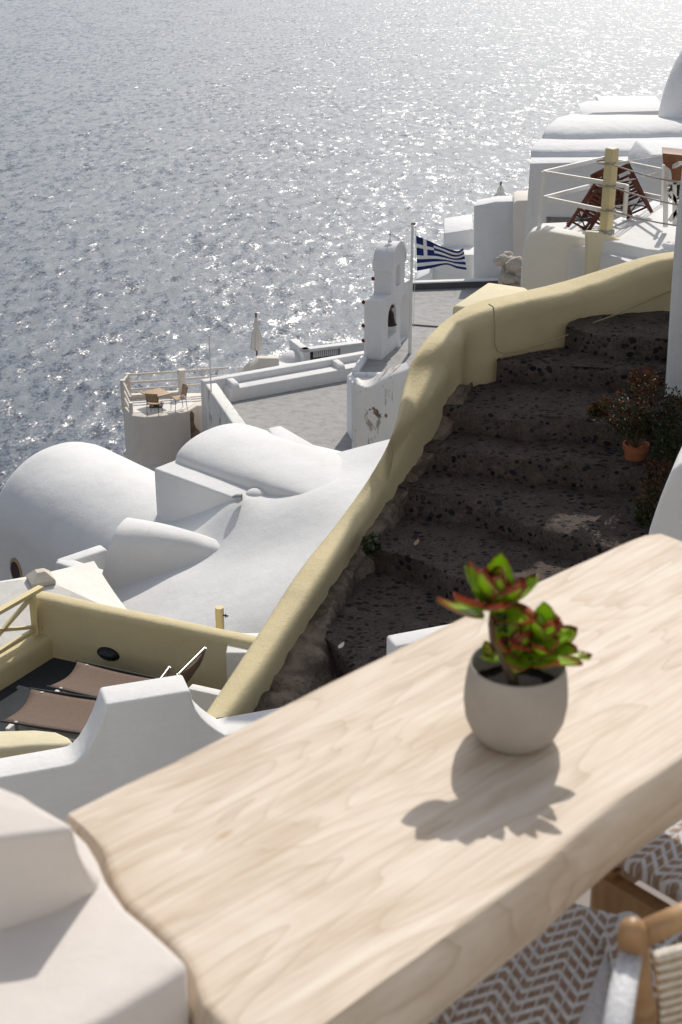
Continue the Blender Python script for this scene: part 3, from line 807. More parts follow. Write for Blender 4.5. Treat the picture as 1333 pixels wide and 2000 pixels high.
# box with second vault
bx0 = at(300, 914, -11.13); bx1 = at(458, 972, -11.13)
rg0 = V((-2.735, 28.467, -10.678)); rg1 = rg0 + V((.7497, -.6617, 0)) * 4.2
bh = thing('vaulted_roof_house', 'white box shaped house with a swelling barrel roof, in the middle of the white roofs', 'house', V((bx0.x, bx0.y, -16)))
b, n2, u2 = vault('x', '', rg0, rg1, 1.154, .436, -16, taper=.55)
b.build('vault', WHITE, bh, smooth=60)
f2_ = (bx1 - bx0); f2_.z = 0; f2_.normalize(); p2_ = V((f2_.y, -f2_.x, 0)); p2_ = p2_ if p2_.y < 0 else -p2_
b = B(); A = bx0; Bp = bx1 + f2_ * .15; back_ = -p2_ * 2.7
b.prism([A, Bp, Bp + back_, A + back_], -16).bevel(.05, 3); b.build('body', WHITE, bh, smooth=50)
b = B(); q = [at(523, 835, -10.72), at(549, 830, -10.72), at(672, 901, -10.72), at(720, 950, -10.8), at(560, 900, -10.8)]
b.prism(q, -13).bevel(.05); b.build('roof_edge', WHITE, bh, smooth=60)
# bump + vent pipe
b = B(); c = at(505, 966, -11.16); b.ball(c, .26, .2, .13, half=True)
c = at(464, 974, -11.13) + V((0, -.1, .06))
pp_ = thing('vent_pipe', 'short grey pipe spout with a black mouth lying on the white roof', 'pipe', c)
b2 = b; b2.build('bump', WHITE, bh, smooth=180)
b = B(); b.tube([c + V((-.09, 0, 0)), c + V((-.02, 0, .0)), c + V((.10, .0, .01))], [.04, .075, .078], 14); b.build('pipe_body', METAL, pp_, smooth=50)
b = B(); b.tube([c + V((.098, 0, .01)), c + V((.106, 0, .01))], [.066, .066], 14); b.build('pipe_mouth', BLACKP, pp_, smooth=30)
# fin shaped half vault
Lb = at(192, 1168, -12.72); Lf = Lb
ridge = [at(226, 1026, -11.45), at(300, 1036, -11.5), at(370, 1050, -11.62), at(430, 1066, -11.74), at(520, 1085, -11.66)]
foot_ = [at(188, 1170, -12.75), at(270, 1140, -12.48), at(350, 1112, -12.18), at(420, 1088, -11.92), at(525, 1088, -11.75)]
bk_ = [p + (p - q) * V((1, 1, 0)).length * 0 for p, q in zip(ridge, foot_)]
secs = []
for p, q in zip(ridge, foot_):
    d = V((p.x - q.x, p.y - q.y, 0)); r_ = max(.12, (p.z - q.z) * .38)
    dn = V((.35, .93, 0))
    pp3 = [q + V((0, -.25, -.05)), q, V((lerp(q.x, p.x, .5), lerp(q.y, p.y, .5), lerp(q.z, p.z, .6))), p, p + dn * .9 + V((0, 0, -.15)), p + dn * 1.3 + V((0, 0, -1.3))]
    secs.append(rnd_profile([pp3[0], V((q.x, q.y, q.z)), V((p.x - .02, p.y - r_ * .4, p.z - .02)), p + dn * (r_ + .1) + V((0, 0, 0)), pp3[4] + dn * r_ * .2 + V((0, 0, -.6))], [.3 * r_ + .1, r_, r_ * .6], 6))
pth3 = smooth_path(secs, 6)
b = B(); b.loft(pth3); b.b.verts.ensure_lookup_table(); nn = len(pth3[0]); b.face([b.b.verts[j] for j in range(nn)])
tag(b.build('vault_fin', WHITE, smooth=60), 'white half vault with an upright end wall, fading into the roof beside the canvas parasol', 'roof')
# V shaped low parapet
b = B(); 
for pa, pb_ in (((124, 1094), (204, 1067)), ((124, 1094), (208, 1122))):
    A = at(*pa, -12.4); D = at(*pb_, -12.35); d = (D - A).normalized(); nn_ = V((-d.y, d.x, 0)) * .16
    b.prism([A - nn_ - d * .1, D - nn_, D + nn_, A + nn_ - d * .1], -14)
b.bevel(.06); tag(b.build('roof_parapet', WHITE, smooth=60), 'low white V shaped roof parapet between the big vault and the parasol', 'wall')

# ============================================================ CANVAS PARASOL
pk = at(80, 1128, -11.35)
ps = thing('open_parasol', 'open off white canvas parasol with a little vent cap, behind the yellow terrace', 'parasol', V((pk.x, pk.y, -14)))
cor = [at(104, 1107, 0) * 0 + pk + V((math.cos(a), math.sin(a), 0)) * 1.85 + V((0, 0, -.52)) for a in [R(70 + 90 * k) for k in range(4)]]
b = B(); NN = 8
for k in range(4):
    c0, c1_ = cor[k], cor[(k + 1) % 4]; rows = []
    for i in range(NN + 1):
        t = .12 + .88 * i / NN
        rows.append([pk * (1 - t) + lerp(c0, c1_, j / NN) * t + V((0, 0, -.06 * math.sin(math.pi * j / NN) * t * t)) for j in range(NN + 1)])
    rows.append([p + V((0, 0, -.10)) for p in rows[-1]]); b.loft(rows)
bmesh.ops.remove_doubles(b.b, verts=b.b.verts, dist=.002)
b.build('canopy', CANVAS, ps, smooth=25, solid=.006)
b = B(); vc = [pk + V((math.cos(R(70 + 90 * k)), math.sin(R(70 + 90 * k)), 0)) * .30 + V((0, 0, .0)) for k in range(4)]
vt = pk + V((0, 0, .14)); vs_ = [b.b.verts.new(p) for p in vc]; tt = [b.b.verts.new(vt + (p - pk) * .35) for p in vc]; lo = [b.b.verts.new(p + V((0, 0, -.07))) for p in vc]
for k in range(4): b.face([vs_[k], vs_[(k + 1) % 4], tt[(k + 1) % 4], tt[k]]); b.face([vs_[k], vs_[(k + 1) % 4], lo[(k + 1) % 4], lo[k]])
b.face(tt); b.build('vent_cap', CANVAS_T, ps, smooth=20)
b = B(); b.tube([V((pk.x, pk.y, -14)), pk], .03, 10); b.build('pole', PAINT_W, ps)

# ============================================================ YELLOW TERRACE WITH LOUNGERS
FZ = -9.2
cL = at(105, 1284, FZ); cR = at(420, 1356, FZ)
dB = (cR - cL).normalized(); nB = V((-dB.y, dB.x, 0))   # nB points away from the camera
cRx = cL + dB * ((cR - cL).length + 1.6)
hB = rowz(cL.y, 1172) - FZ
dL = (at(0, 1350, FZ) - cL).normalized()
b = B(); b.prism([cL + nB * .1 - dB * .1, cRx + nB * .1, cRx + dL * 6, cL + dL * 6 - dB * .1], FZ - .3)
o = None
bf = B(); bf.prism([V((p.x, p.y, FZ)) for p in (cL + nB * .1 - dB * .1, cRx + nB * .1, cRx + dL * 6, cL + dL * 6 - dB * .1)], FZ - .3)
b.b.free(); tag(bf.build('terrace_floor', DKFLOOR, smooth=0), kind='structure')
tw = thing('terrace_wall', 'yellow plaster wall with a rounded top behind the two brown loungers', 'wall', cL)
def round_wall(A, Bq, h0, h1, th_, zbase, away, n=14, r=.1):
    secs = []
    for i in range(n + 1):
        t = i / n; c = lerp(A, Bq, t); h = lerp(h0, h1, t); c = V((c.x, c.y, 0))
        pr = rnd_profile([c + V((0, 0, zbase)), c + V((0, 0, zbase + h)), c + away * th_ + V((0, 0, zbase + h)), c + away * th_ + V((0, 0, zbase - 3))], [r, r], 5)
        secs.append([p + V((0, 0, fbm(p, .8, 2) * .02)) for p in pr])
    b = B(); b.loft(secs)
    b.b.verts.ensure_lookup_table(); m = len(secs[0])
    b.face([b.b.verts[j] for j in range(m)]); b.face([b.b.verts[n * m + j] for j in range(m)])
    return b
b = round_wall(cL - dB * .28, cRx, hB, hB, .24, FZ, nB); b.build('wall_body', YEL, tw, smooth=60)
# oval bulkhead lamp on it
lp = onp(212, 1277, cL, nB); 
lt = thing('wall_lamp', 'black oval bulkhead lamp mounted low on the yellow terrace wall', 'lamp', lp)
b = B(); b.ball(V((0, 0, 0)), .165, .06, .095, 20, 12); b.b.transform(Matrix.Translation(lp) @ Matrix.Rotation(math.atan2(dB.y, dB.x), 4, 'Z')); b.build('housing', BLACKP, lt, smooth=180)
b = B(); b.ball(V((0, -.035, 0)), .115, .05, .058, 20, 12); b.b.transform(Matrix.Translation(lp) @ Matrix.Rotation(math.atan2(dB.y, dB.x), 4, 'Z')); b.build('lens', basic('lamp_glass', (.03, .035, .04), .25), lt, smooth=180)
# left low wall with railing
nL = V((-dL.y, dL.x, 0)); nL = nL if nL.dot(dB) < 0 else -nL
hL = rowz(cL.y, 1240) - FZ
b = round_wall(cL + V((0, 0, 0)), cL + dL * 5, hL, hL, .3, FZ, nL); o = b.build('low_wall', YEL, smooth=60)
tag(o, 'low rounded yellow wall under the crossed wooden railing at the left edge', 'wall')
rl = thing('crossed_railing', 'cream wooden railing with a crossed brace on the low yellow wall', 'railing', cL)
rb0 = cL + nL * .15; 
zt0 = FZ + hL + .62; zb0 = FZ + hL + .03
def rp(s, z): return V((rb0.x + dL.x * s, rb0.y + dL.y * s, z))
def bars(name, lst, mat, par, w_=.06, h=None, bev=0):
    for a, c in lst:
        b = B(); b.bar(a, c, w_, h or w_); b.build(name, mat, par)
sp = 1.12
bars('handrail', [(rp(-.05, zt0), rp(4, zt0))], PAINT_Y, rl, .09, .05)
bars('bottom_rail', [(rp(-.05, zb0 + .06), rp(4, zb0 + .06))], PAINT_Y, rl, .06, .05)
bars('post', [(rp(.12, zb0), rp(.12, zt0)), (rp(.12 + sp, zb0 - .25), rp(.12 + sp, zt0)), (rp(.12 + 2 * sp, zb0), rp(.12 + 2 * sp, zt0))], PAINT_Y, rl, .08)
bars('brace', [(rp(.12, zb0 + .1), rp(.12 + sp, zt0 - .05)), (rp(.12, zt0 - .05), rp(.12 + sp, zb0 + .1)), (rp(.12 + sp, zb0 + .1), rp(.12 + 2 * sp, zt0 - .05)), (rp(.12 + sp, zt0 - .05), rp(.12 + 2 * sp, zb0 + .1))], PAINT_Y, rl, .05, .04)
# loungers
def lounger(footL, dirv, L, W, label):
    z = FZ + .36
    t = thing('sun_lounger', label, 'sun lounger', V((footL.x, footL.y, FZ)), 'brown sling loungers on the yellow terrace')
    d = dirv; s = V((-d.y, d.x, 0)); s = s if s.dot(nB) < 0 else -s     # s points to the camera side
    s = -s
    O = V((footL.x, footL.y, z)); b = B(); rows = []
    for i in range(11):
        tt_ = i / 10; rows.append([O + d * (L * tt_) + s * (W * j / 8) + V((0, 0, -.022 * math.sin(math.pi * j / 8) * (1 - .3 * tt_) - .018 * math.sin(math.pi * tt_))) for j in range(9)])
    for i, r in enumerate(rows):
        pass
    # foot edge sags towards the head as the sling is pulled by its rails
    for j, p in enumerate(rows[0]): p += d * (.07 * math.sin(math.pi * j / 8))
    b.loft(rows); b.build('sling', SLING, t, smooth=180, solid=.012)
    for k in (0, 1):
        a = O + s * (W * k) + d * (-.02); b = B(); b.tube([a, a + d * (L + .0)], .013, 8); b.build('side_rail', METAL_DK, t, smooth=60)
    hb = O + d * (L + .03); ang_ = R(50); bl = .74
    bd = d * math.cos(ang_) + V((0, 0, math.sin(ang_)))
    nb = V((0, 0, 1)).cross(s).normalized()
    b = B(); rows = []
    for i in range(13):
        tt_ = i / 12; cv = .10 * math.sin(math.pi * tt_) 
        off = (d * math.sin(ang_) - V((0, 0, math.cos(ang_)))) * cv
        rows.append([hb + bd * (bl * tt_) + off + s * (W * j / 8) - bd * .0 + (d * math.sin(ang_) - V((0, 0, math.cos(ang_)))) * (.04 * math.sin(math.pi * j / 8)) for j in range(9)])
    b.loft(rows); b.build('backrest', SLING, t, smooth=180, solid=.012)
    for k in (0, -1):
        b = B(); b.tube([r[k] for r in rows], .018, 8); b.build('backrest_rail', METAL, t, smooth=60)
    b = B(); b.tube([rows[-1][0], rows[-1][-1]], .015, 8); b.build('top_bar', METAL, t, smooth=60)
    for k in (.12, .88):
        for q in (.05, .95):
            a = O + d * (L * k) + s * (W * q); b = B(); b.bar(a, V((a.x, a.y, FZ)), .035, .035); b.build('leg', METAL, t)
    b = B(); b.box(O + s * .05 + V((0, 0, -.16)), s * (W * .9), d * (L * .95), V((0, 0, .035))); b.build('base_frame', PAINT_W, t)
    return t
zS = FZ + .36
fA = at(95, 1341, zS); fB = at(146, 1290, zS); hA = at(187, 1362, zS)
dl = (hA - fA).normalized()
lounger(fA, dl, 1.28, (fB - fA).length, 'brown sling sun lounger nearer the yellow terrace wall, its backrest raised high')
fA2 = at(5, 1409, zS); fB2 = at(84, 1350, zS); hA2 = at(155, 1432, zS)
dl2 = (hA2 - fA2).normalized()
lounger(fA2, dl2, 1.28, (fB2 - fA2).length, 'brown sling sun lounger nearer the white parapet, mostly hidden at its head')
# small white box on the terrace and the stained ledge
ws = at(474, 1275, FZ + .75); b = B()
b.box(V((ws.x - .2, ws.y, FZ)), V((.5, 0, 0)), V((0, .5, 0)), V((0, 0, ws.z - FZ))).bevel(.02)
tag(b.build('equipment_box', PAINT_W), 'white metal box half hidden behind the lower end of the yellow stair wall', 'box')
A_ = at(366, 1345, -8.0); D_ = at(470, 1368, -8.0); b = B(); dd = (D_ - A_).normalized(); n_ = V((dd.y, -dd.x, 0)); n_ = n_ if n_.y < 0 else -n_
b.prism([A_, D_, D_ - n_ * .12, A_ - n_ * .12], -9.2).bevel(.015)
tag(b.build('stained_ledge', WHITE_STAIN), 'small stained white ledge between the raised parapet block and the yellow stair wall', 'wall')
# bottom left cream wall with rounded end
px_ = [(-250, 1408), (0, 1425), (70, 1423), (110, 1427), (135, 1438), (146, 1450), (128, 1456), (70, 1456), (0, 1462), (-250, 1492)]
b = B(); b.prism([at(x, y, -7.4) for x, y in px_], -10).bevel(.05, 4, 30)
tag(b.build('cream_wall', YEL_PALE, smooth=60), 'pale yellow wall with a rounded end in front of the loungers at the left edge', 'wall')
# short round post behind the terrace wall
pz = FZ + hB - .1; c = at(430, 1215, pz); c = c + V((c.x, c.y, 0)).normalized() * .35; ztop = rowz(c.y, 1186)
pt = thing('short_post', 'short round cream post standing behind the yellow terrace wall', 'post', V((c.x, c.y, FZ)))
b = B(); b.tube([V((c.x, c.y, FZ - 3)), V((c.x, c.y, ztop))], .055, 18); b.build('post_shaft', PAINT_Y, pt, smooth=50)
b = B(); m_ = V((c.x + .05, c.y - .03, ztop - .10)); b.tube([m_, m_ + V((.06, -.02, 0))], .012, 8); b.tube([m_ + V((.03, -.01, -.025)), m_ + V((.03, -.01, .025))], .008, 6); b.build('clamp', METAL_DK, pt)
# ============================================================ GREY COURTYARD WITH BENCH
GZ = -17.0
b = B(); b.prism([at(x, y, GZ) for x, y in [(418, 765), (560, 735), (720, 700), (760, 760), (760, 960), (560, 960), (500, 880), (452, 822)]], -19)
tag(b.build('courtyard', CONC, smooth=0), kind='structure')
# bench along its far side
A = at(452, 785, GZ); Bq = at(700, 739, GZ); dd = (Bq - A).normalized(); nn = V((-dd.y, dd.x, 0)); Bq = Bq + dd * 1.0
bench = thing('bench_parapet', 'long white plastered bench and parapet along the far side of the grey courtyard', 'bench', A)
b = B(); b.prism([p + V((0, 0, .46)) for p in (A, Bq, Bq + nn * .62, A + nn * .62)], GZ - .5).bevel(.05, 3); b.build('seat', WHITE_FAR, bench, smooth=50)
A2 = A - dd * .75
b = B(); b.prism([p + V((0, 0, .70)) for p in (A2 + nn * .6, Bq + nn * .6, Bq + nn * .95, A2 + nn * .95)], GZ - 4).bevel(.05, 3); b.build('parapet', WHITE_FAR, bench, smooth=50)
for s in (.12, 4.0 * (Bq - A).length / 5.6):
    c = A + dd * s; 
    pf = rnd_profile([c + V((0, 0, .44)), c + nn * .1 + V((0, 0, .62)), c + nn * .62 + V((0, 0, .69)), c + nn * .62 + V((0, 0, .4))], [.12, .1], 4)
    b = B(); b.prism([p for p in pf], bot=[p + dd * .26 for p in pf]).bevel(.04, 2); b.build('armrest', WHITE_FAR, bench, smooth=50)
# wall coming towards the camera at its left side
A = at(405, 755, GZ + .85); D = at(452, 823, GZ + .75); b = B()
d_ = (D - A).normalized(); n_ = V((-d_.y, d_.x, 0)); n_ = n_ if n_.x > 0 else -n_
D = D + d_ * 2
b.prism([A - d_ * .3 - n_ * .0, D, D + n_ * .42, A - d_ * .3 + n_ * .42], GZ - 4.5).bevel(.06, 3)
tag(b.build('courtyard_wall', WHITE_STAIN, smooth=50), 'stained white wall between the little table terrace and the grey courtyard', 'wall')
ap = at(413, 765, GZ + .9); b = B(); b.tube([ap, V((ap.x, ap.y, rowz(ap.y, 655)))], .022, 6); tag(b.build('thin_mast', PAINT_W), 'thin pale mast standing at the left end of the bench parapet', 'mast')
b = B(); c = at(437, 772, GZ + .8); pf = [c + V((-.35, 0, .05)), c + V((0, -.25, .22)), c + V((.35, -.3, .05)), c + V((.35, .2, -.4)), c + V((-.35, .3, -.4))]

b.b.free()
# ============================================================ LITTLE TABLE TERRACE
LZ = -17.45
tp = [(258, 812), (240, 792), (252, 777), (352, 768), (420, 766), (400, 792), (384, 792), (368, 803), (343, 808), (317, 812), (285, 815)]
pts = [at(x, y, LZ) for x, y in tp]
tb_ = thing('terrace_building', 'cream plastered building with stains carrying a railed terrace at the left', 'building', V((pts[0].x, pts[0].y, -24)))
b = B(); b.prism(pts, -24).bevel(.04, 2); b.build('body', CREAM_W, tb_, smooth=45)
b = B(); b.prism([at(x, y, LZ + .004) + V((0, 0, .01)) for x, y in [(262, 806), (247, 792), (257, 781), (350, 773), (372, 777), (378, 790), (362, 799), (320, 806)]], LZ - .1); b.build('terrace_floor', PAINT_W, tb_)
# stained lower annex and rubble
b = B(); c0 = at(270, 905, -19.2); b.prism([at(x, y, -19.3) for x, y in [(262, 880), (300, 872), (318, 885), (322, 905), (300, 925), (255, 915)]], -22).bevel(.15, 3); b.build('annex', CREAM_W, tb_, smooth=50)
b = B(); b.ball(at(296, 886, -19.25), .42, .22, .07, half=True); b.build('hatch', PAINT_W, tb_)
st_ = at(367, 842, -18.0)
def patch(px, py, plane_pt, n, rx, rz, name, mat, par, seed=1, proud=.012):
    r = ray(px, py); h = r * (plane_pt.dot(n) / r.dot(n)); u = V((-n.y, n.x, 0)).normalized(); rr = random.Random(seed); ring = []
    for k in range(28):
        a = 2 * math.pi * k / 28; q = 1 + .45 * noise.noise(V((math.cos(a) * 1.7 + seed * 3, math.sin(a) * 1.7, seed)))+ rr.uniform(-.12, .12)
        ring.append(h + u * (rx * q * math.cos(a)) + V((0, 0, rz * q * math.sin(a))))
    b = B(); s = 1 if n.dot(h) < 0 else -1
    b.prism([p + n * s * proud for p in ring], bot=[p - n * s * .05 for p in ring]); return b.build(name, mat, par)
STAIN = plaster('flaked_render', (.20, .13, .09), var=.4, big=4, grime=.5, gcol=(.5, .42, .32), glo=.45, ghi=.6)
fA_, fB_ = pts[7], pts[9]; fn = V(((fB_ - fA_).y, -(fB_ - fA_).x, 0)).normalized()
patch(366, 838, lerp(pts[6], pts[7], .8), fn, .42, .62, 'flaked_patch', STAIN, tb_, 7)
fn2 = V(((pts[8] - pts[0]).y, -(pts[8] - pts[0]).x, 0)).normalized()
# railing
rail = thing('terrace_railing', 'cream three bar railing with stout posts round the little table terrace', 'railing', pts[2])
cn = [at(257, 808, LZ), at(243, 792, LZ), at(253, 779, LZ), at(357, 772, LZ), at(450, 764, LZ)]
for i, (c, h, r) in enumerate(((cn[0], .42, .07), (cn[1], .98, .10), (cn[2], .98, .10), (cn[3], 1.0, .14))):
    b = B(); b.tube([c - V((0, 0, .2)), c + V((0, 0, h))], r, 12); b.build('post', CREAM_W, rail, smooth=50)
for h in (.35, .62, .92):
    for i in range(4):
        a, c = cn[i], cn[i + 1]; 
        o0 = h - (.45 if i == 0 else 0); b = B(); b.tube([a + V((0, 0, h if i else h - .32)), c + V((0, 0, h))], .045, 8); b.build('bar', CREAM_W, rail, smooth=60)
b = B(); b.bar(cn[2] + V((0, 0, .06)), cn[3] + V((0, 0, .06)), .2, .22); b.build('kerb', CREAM_W, rail)
# table and chairs
c = at(306, 792, LZ + .02)
t = thing('square_table', 'small square tan table on a dark pedestal on the railed terrace', 'table', c)
b = B(); q = Matrix.Rotation(R(38), 3, 'Z'); zt = rowz(c.y, 767) ; b.prism([c + q @ V((x, y, 0)) + V((0, 0, zt - c.z)) for x, y in ((-.40, -.40), (.40, -.40), (.40, .40), (-.40, .40))], zt - .04).bevel(.01); b.build('table_top', TANWOOD, t)
b = B(); b.box(c + V((-.09, -.09, 0)), (.18, 0, 0), (0, .18, 0), (0, 0, zt - c.z - .03)); b.build('pedestal', BROWNWOOD, t)
b = B(); b.box(c + V((-.24, -.24, 0)), (.48, 0, 0), (0, .48, 0), (0, 0, .03)); b.build('foot_plate', METAL_DK, t)
def bistro(c, rz, label, back_=.42):
    t = thing('bistro_chair', label, 'chair', c, 'tan chairs round the square table'); q = Matrix.Rotation(rz, 3, 'Z')
    L = lambda x, y, z: c + q @ V((x, y, z))
    b = B(); rows = [[L(-.22 + .44 * j / 6, -.2 + .4 * i / 5, .45 - .015 * math.sin(math.pi * j / 6)) for j in range(7)] for i in range(6)]; b.loft(rows); b.build('seat', TANWOOD, t, solid=.015)
    b = B(); rows = [[L((-.22 + .44 * j / 6), .2 + .1 * i / 5 + .04 * math.sin(math.pi * j / 6), .52 + .36 * i / 5) for j in range(7)] for i in range(6)]; b.loft(rows); b.build('backrest', TANWOOD, t, smooth=180, solid=.015)
    for x in (-1, 1):
        b = B(); b.tube([L(x * .21, .28, .86), L(x * .21, .2, .45), L(x * .21, .24, 0)], .011, 6); b.build('rear_leg', METAL_DK, t)
        b = B(); b.tube([L(x * .21, -.2, .45), L(x * .21, -.22, 0)], .011, 6); b.build('front_leg', METAL_DK, t)
    return t
bistro(at(303, 809, LZ + .02), R(170), 'tan chair with its back to us, in front of the square table')
bistro(at(350, 800, LZ + .02), R(-62), 'tan chair right of the square table, turned sideways')

# ============================================================ FAR TERRACE WITH CLOSED PARASOL, DOME AND BALUSTRADE
FZ2 = -18.4
fb = thing('seaward_terrace', 'white walled terrace with a round ledge beyond the bench, the closed parasol standing on it', 'terrace', at(470, 735, FZ2))
def slab(par, pxs, z, zb, name, mat=WHITE_FAR, bev=.05):
    b = B(); b.prism([at(x, y, z) for x, y in pxs], zb).bevel(bev, 2); o = b.build(name, mat, par, smooth=50); return o
slab(fb, [(438, 742), (500, 715), (620, 705), (640, 730), (520, 760)], FZ2, -23, 'floor')
b = B(); A = at(438, 738, FZ2 + .25); D = at(500, 700, FZ2 + .8); b.prism([A, D, D + V((.35, .1, 0)), A + V((.45, .0, 0))], -22).bevel(.04); b.build('side_wall', CREAM_W, fb, smooth=50)
b = B(); A = at(500, 700, FZ2 + .8); D = at(545, 700, FZ2 + .8); b.prism([A, D, D + V((0, .4, 0)), A + V((0, .4, 0))], -22).bevel(.04); b.build('end_wall', CREAM_W, fb, smooth=50)
b = B(); c = at(522, 703, FZ2 + .55); b.lathe(V((c.x, c.y, -20)), [(.45, 0), (.45, -20 * 0 + (c.z + 20) - .06), (.5, (c.z + 20) - .05), (.5, c.z + 20), (.01, c.z + 20)], 24, True); b.build('round_ledge', WHITE_FAR, fb, smooth=40)
def closed_parasol(c, ztop, zcan, rb, label, w0=.20):
    t = thing('closed_parasol', label, 'parasol', c)
    b = B(); b.tube([c, V((c.x, c.y, ztop + .1))], .035, 10); b.build('pole', REDWOOD, t)
    H = ztop - zcan
    b = B(); secs = []
    for i in range(15):
        tt_ = i / 14; z = zcan + H * tt_; r = lerp(w0, .03, tt_ ** 1.5) * (1 - .35 * math.exp(-((tt_ - .62) / .06) ** 2) if tt_ < .9 else 1)
        secs.append([V((c.x + r * (1 + .22 * math.cos(8 * a)) * math.cos(a), c.y + r * (1 + .22 * math.cos(8 * a)) * math.sin(a), z + (.04 * math.cos(8 * a) if i == 0 else 0))) for a in [2 * math.pi * k / 48 for k in range(48)]])
    b.loft(secs, True, True); b.build('furled_canopy', CANVAS, t, smooth=60)
    b = B(); b.ball(V((c.x, c.y, ztop + .12)), .05, n=10, m=8); b.build('finial', BROWNWOOD, t)
    b = B(); b.lathe(c, [(.01, .12), (.16, .12), (.3, .06), (.3, 0), (.01, 0)], 20); b.build('base', WHITE_FAR, t)
c = at(503, 722, FZ2); closed_parasol(c, rowz(c.y, 619), rowz(c.y, 682), .2, 'furled off white parasol on a brown pole standing on the seaward terrace', .22)
c = at(571, 712, FZ2 + .1); dm = B(); dm.ball(c, .62, .62, .58, 28, 10, half=True); tag(dm.build('small_dome', WHITE_FAR, smooth=180), 'small white dome between the closed parasol and the balustrade', 'dome')
b = B(); b.prism([at(x, y, FZ2 + .35) for x, y in [(530, 707), (600, 700), (604, 722), (528, 728)]], -22).bevel(.04); b.build('inner_block', WHITE_FAR, fb)
bx_ = thing('balustraded_terrace', 'white flat roofed block with a row of small balusters behind the bench parapet', 'building', at(600, 705, -18))
A = at(597, 703, -17.9); D = at(716, 688, -17.9); dd = (D - A).normalized(); nn = V((-dd.y, dd.x, 0))
b = B(); b.prism([A - V((0, 0, .3)), D - V((0, 0, .3)), D + nn * 2 - V((0, 0, .3)), A + nn * 2 - V((0, 0, .3))], -22); b.build('body', WHITE_FAR, bx_)
zt = rowz(A.y, 683)
b = B(); b.prism([V((p.x, p.y, zt)) for p in (A - dd * .1, D, D + nn * .35, A - dd * .1 + nn * .35)], zt - .13).bevel(.03); b.build('coping', WHITE_FAR, bx_)
b = B(); b.prism([V((p.x, p.y, zt)) for p in (A - dd * .1, A + dd * .22, A + dd * .22 + nn * 1.6, A - dd * .1 + nn * 1.6)], -19).bevel(.03); b.build('end_pier', WHITE_FAR, bx_)
Ln = (D - A).length
for k in range(13):
    c = A + dd * (.42 + k * .085) + nn * .12; b = B(); b.tube([V((c.x, c.y, zt - .13)), V((c.x, c.y, zt - .42))], [.025, .032], 8); b.build('baluster', WHITE_FAR, bx_)
b = B(); b.prism([V((p.x, p.y, zt - .12)) for p in (A + dd * 1.56, D, D + nn * .25, A + dd * 1.56 + nn * .25)], -19); b.build('parapet', WHITE_FAR, bx_)
b = B(); b.prism([V((p.x, p.y, zt - .12)) for p in (A + dd * .2 + nn * .3, A + dd * 1.6 + nn * .3, A + dd * 1.6 + nn * .5, A + dd * .2 + nn * .5)], -19); b.build('dark_recess', CONC_DK_SHADE, bx_)

# ============================================================ BELL TOWER PLATFORM
PZ = -15.0
plat = thing('church_roof', 'grey screed church roof with white kerbs that carries the bell tower and the flagpole', 'roof', at(700, 730, -19))
pp4 = [(690, 732), (735, 700), (760, 640), (800, 566), (1010, 558), (1000, 700), (880, 800), (770, 800), (700, 735)]
b = B(); b.prism([at(x, y, PZ) for x, y in [(697, 727), (712, 700), (745, 655), (800, 566), (1010, 558), (1010, 720), (880, 800), (790, 800), (745, 728)]], -16); b.build('roof_surface', CONC, plat)
b = B(); b.prism([at(x, y, PZ - .01) for x, y in [(678, 733), (700, 712), (790, 560), (1015, 552), (1015, 730), (880, 815), (790, 815), (686, 745)]], -24).bevel(.06); b.build('walls', WHITE_FAR, plat, smooth=50)
# white kerb round the front left corner
def kerb(pxs, w_, h, z, par, name='kerb', mat=WHITE_FAR):
    P_ = [at(x, y, z) for x, y in pxs]
    for a, c in zip(P_, P_[1:]):
        b = B(); b.bar(a + V((0, 0, h / 2 - .05)), c + V((0, 0, h / 2 - .05)), w_, h + .1); b.bevel(.02, 2); b.build(name, mat, par)
kerb([(694, 731), (712, 702)], .22, .14, PZ, plat)
kerb([(692, 733), (716, 734), (746, 734)], .22, .10, PZ, plat)
# far kerb, with a dark band painted for the shadow under its coping
A = at(800, 567, PZ); D = at(1000, 560, PZ)
b = B(); zt = rowz(A.y, 552); b.prism([V((A.x, A.y, zt)), V((D.x, D.y, zt)), V((D.x, D.y + .3, zt)), V((A.x, A.y + .3, zt))], zt - .05); b.build('coping', WHITE_FAR, plat)
b = B(); b.prism([V((A.x, A.y + .03, zt - .05)), V((D.x, D.y + .03, zt - .05)), V((D.x, D.y + .3, zt - .05)), V((A.x, A.y + .3, zt - .05))], PZ - .1); b.build('shade_band', CONC_DK_SHADE, plat)
kerb([(800, 635), (880, 641)], .10, .05, PZ, plat, 'seam', CONC_DK_SHADE)
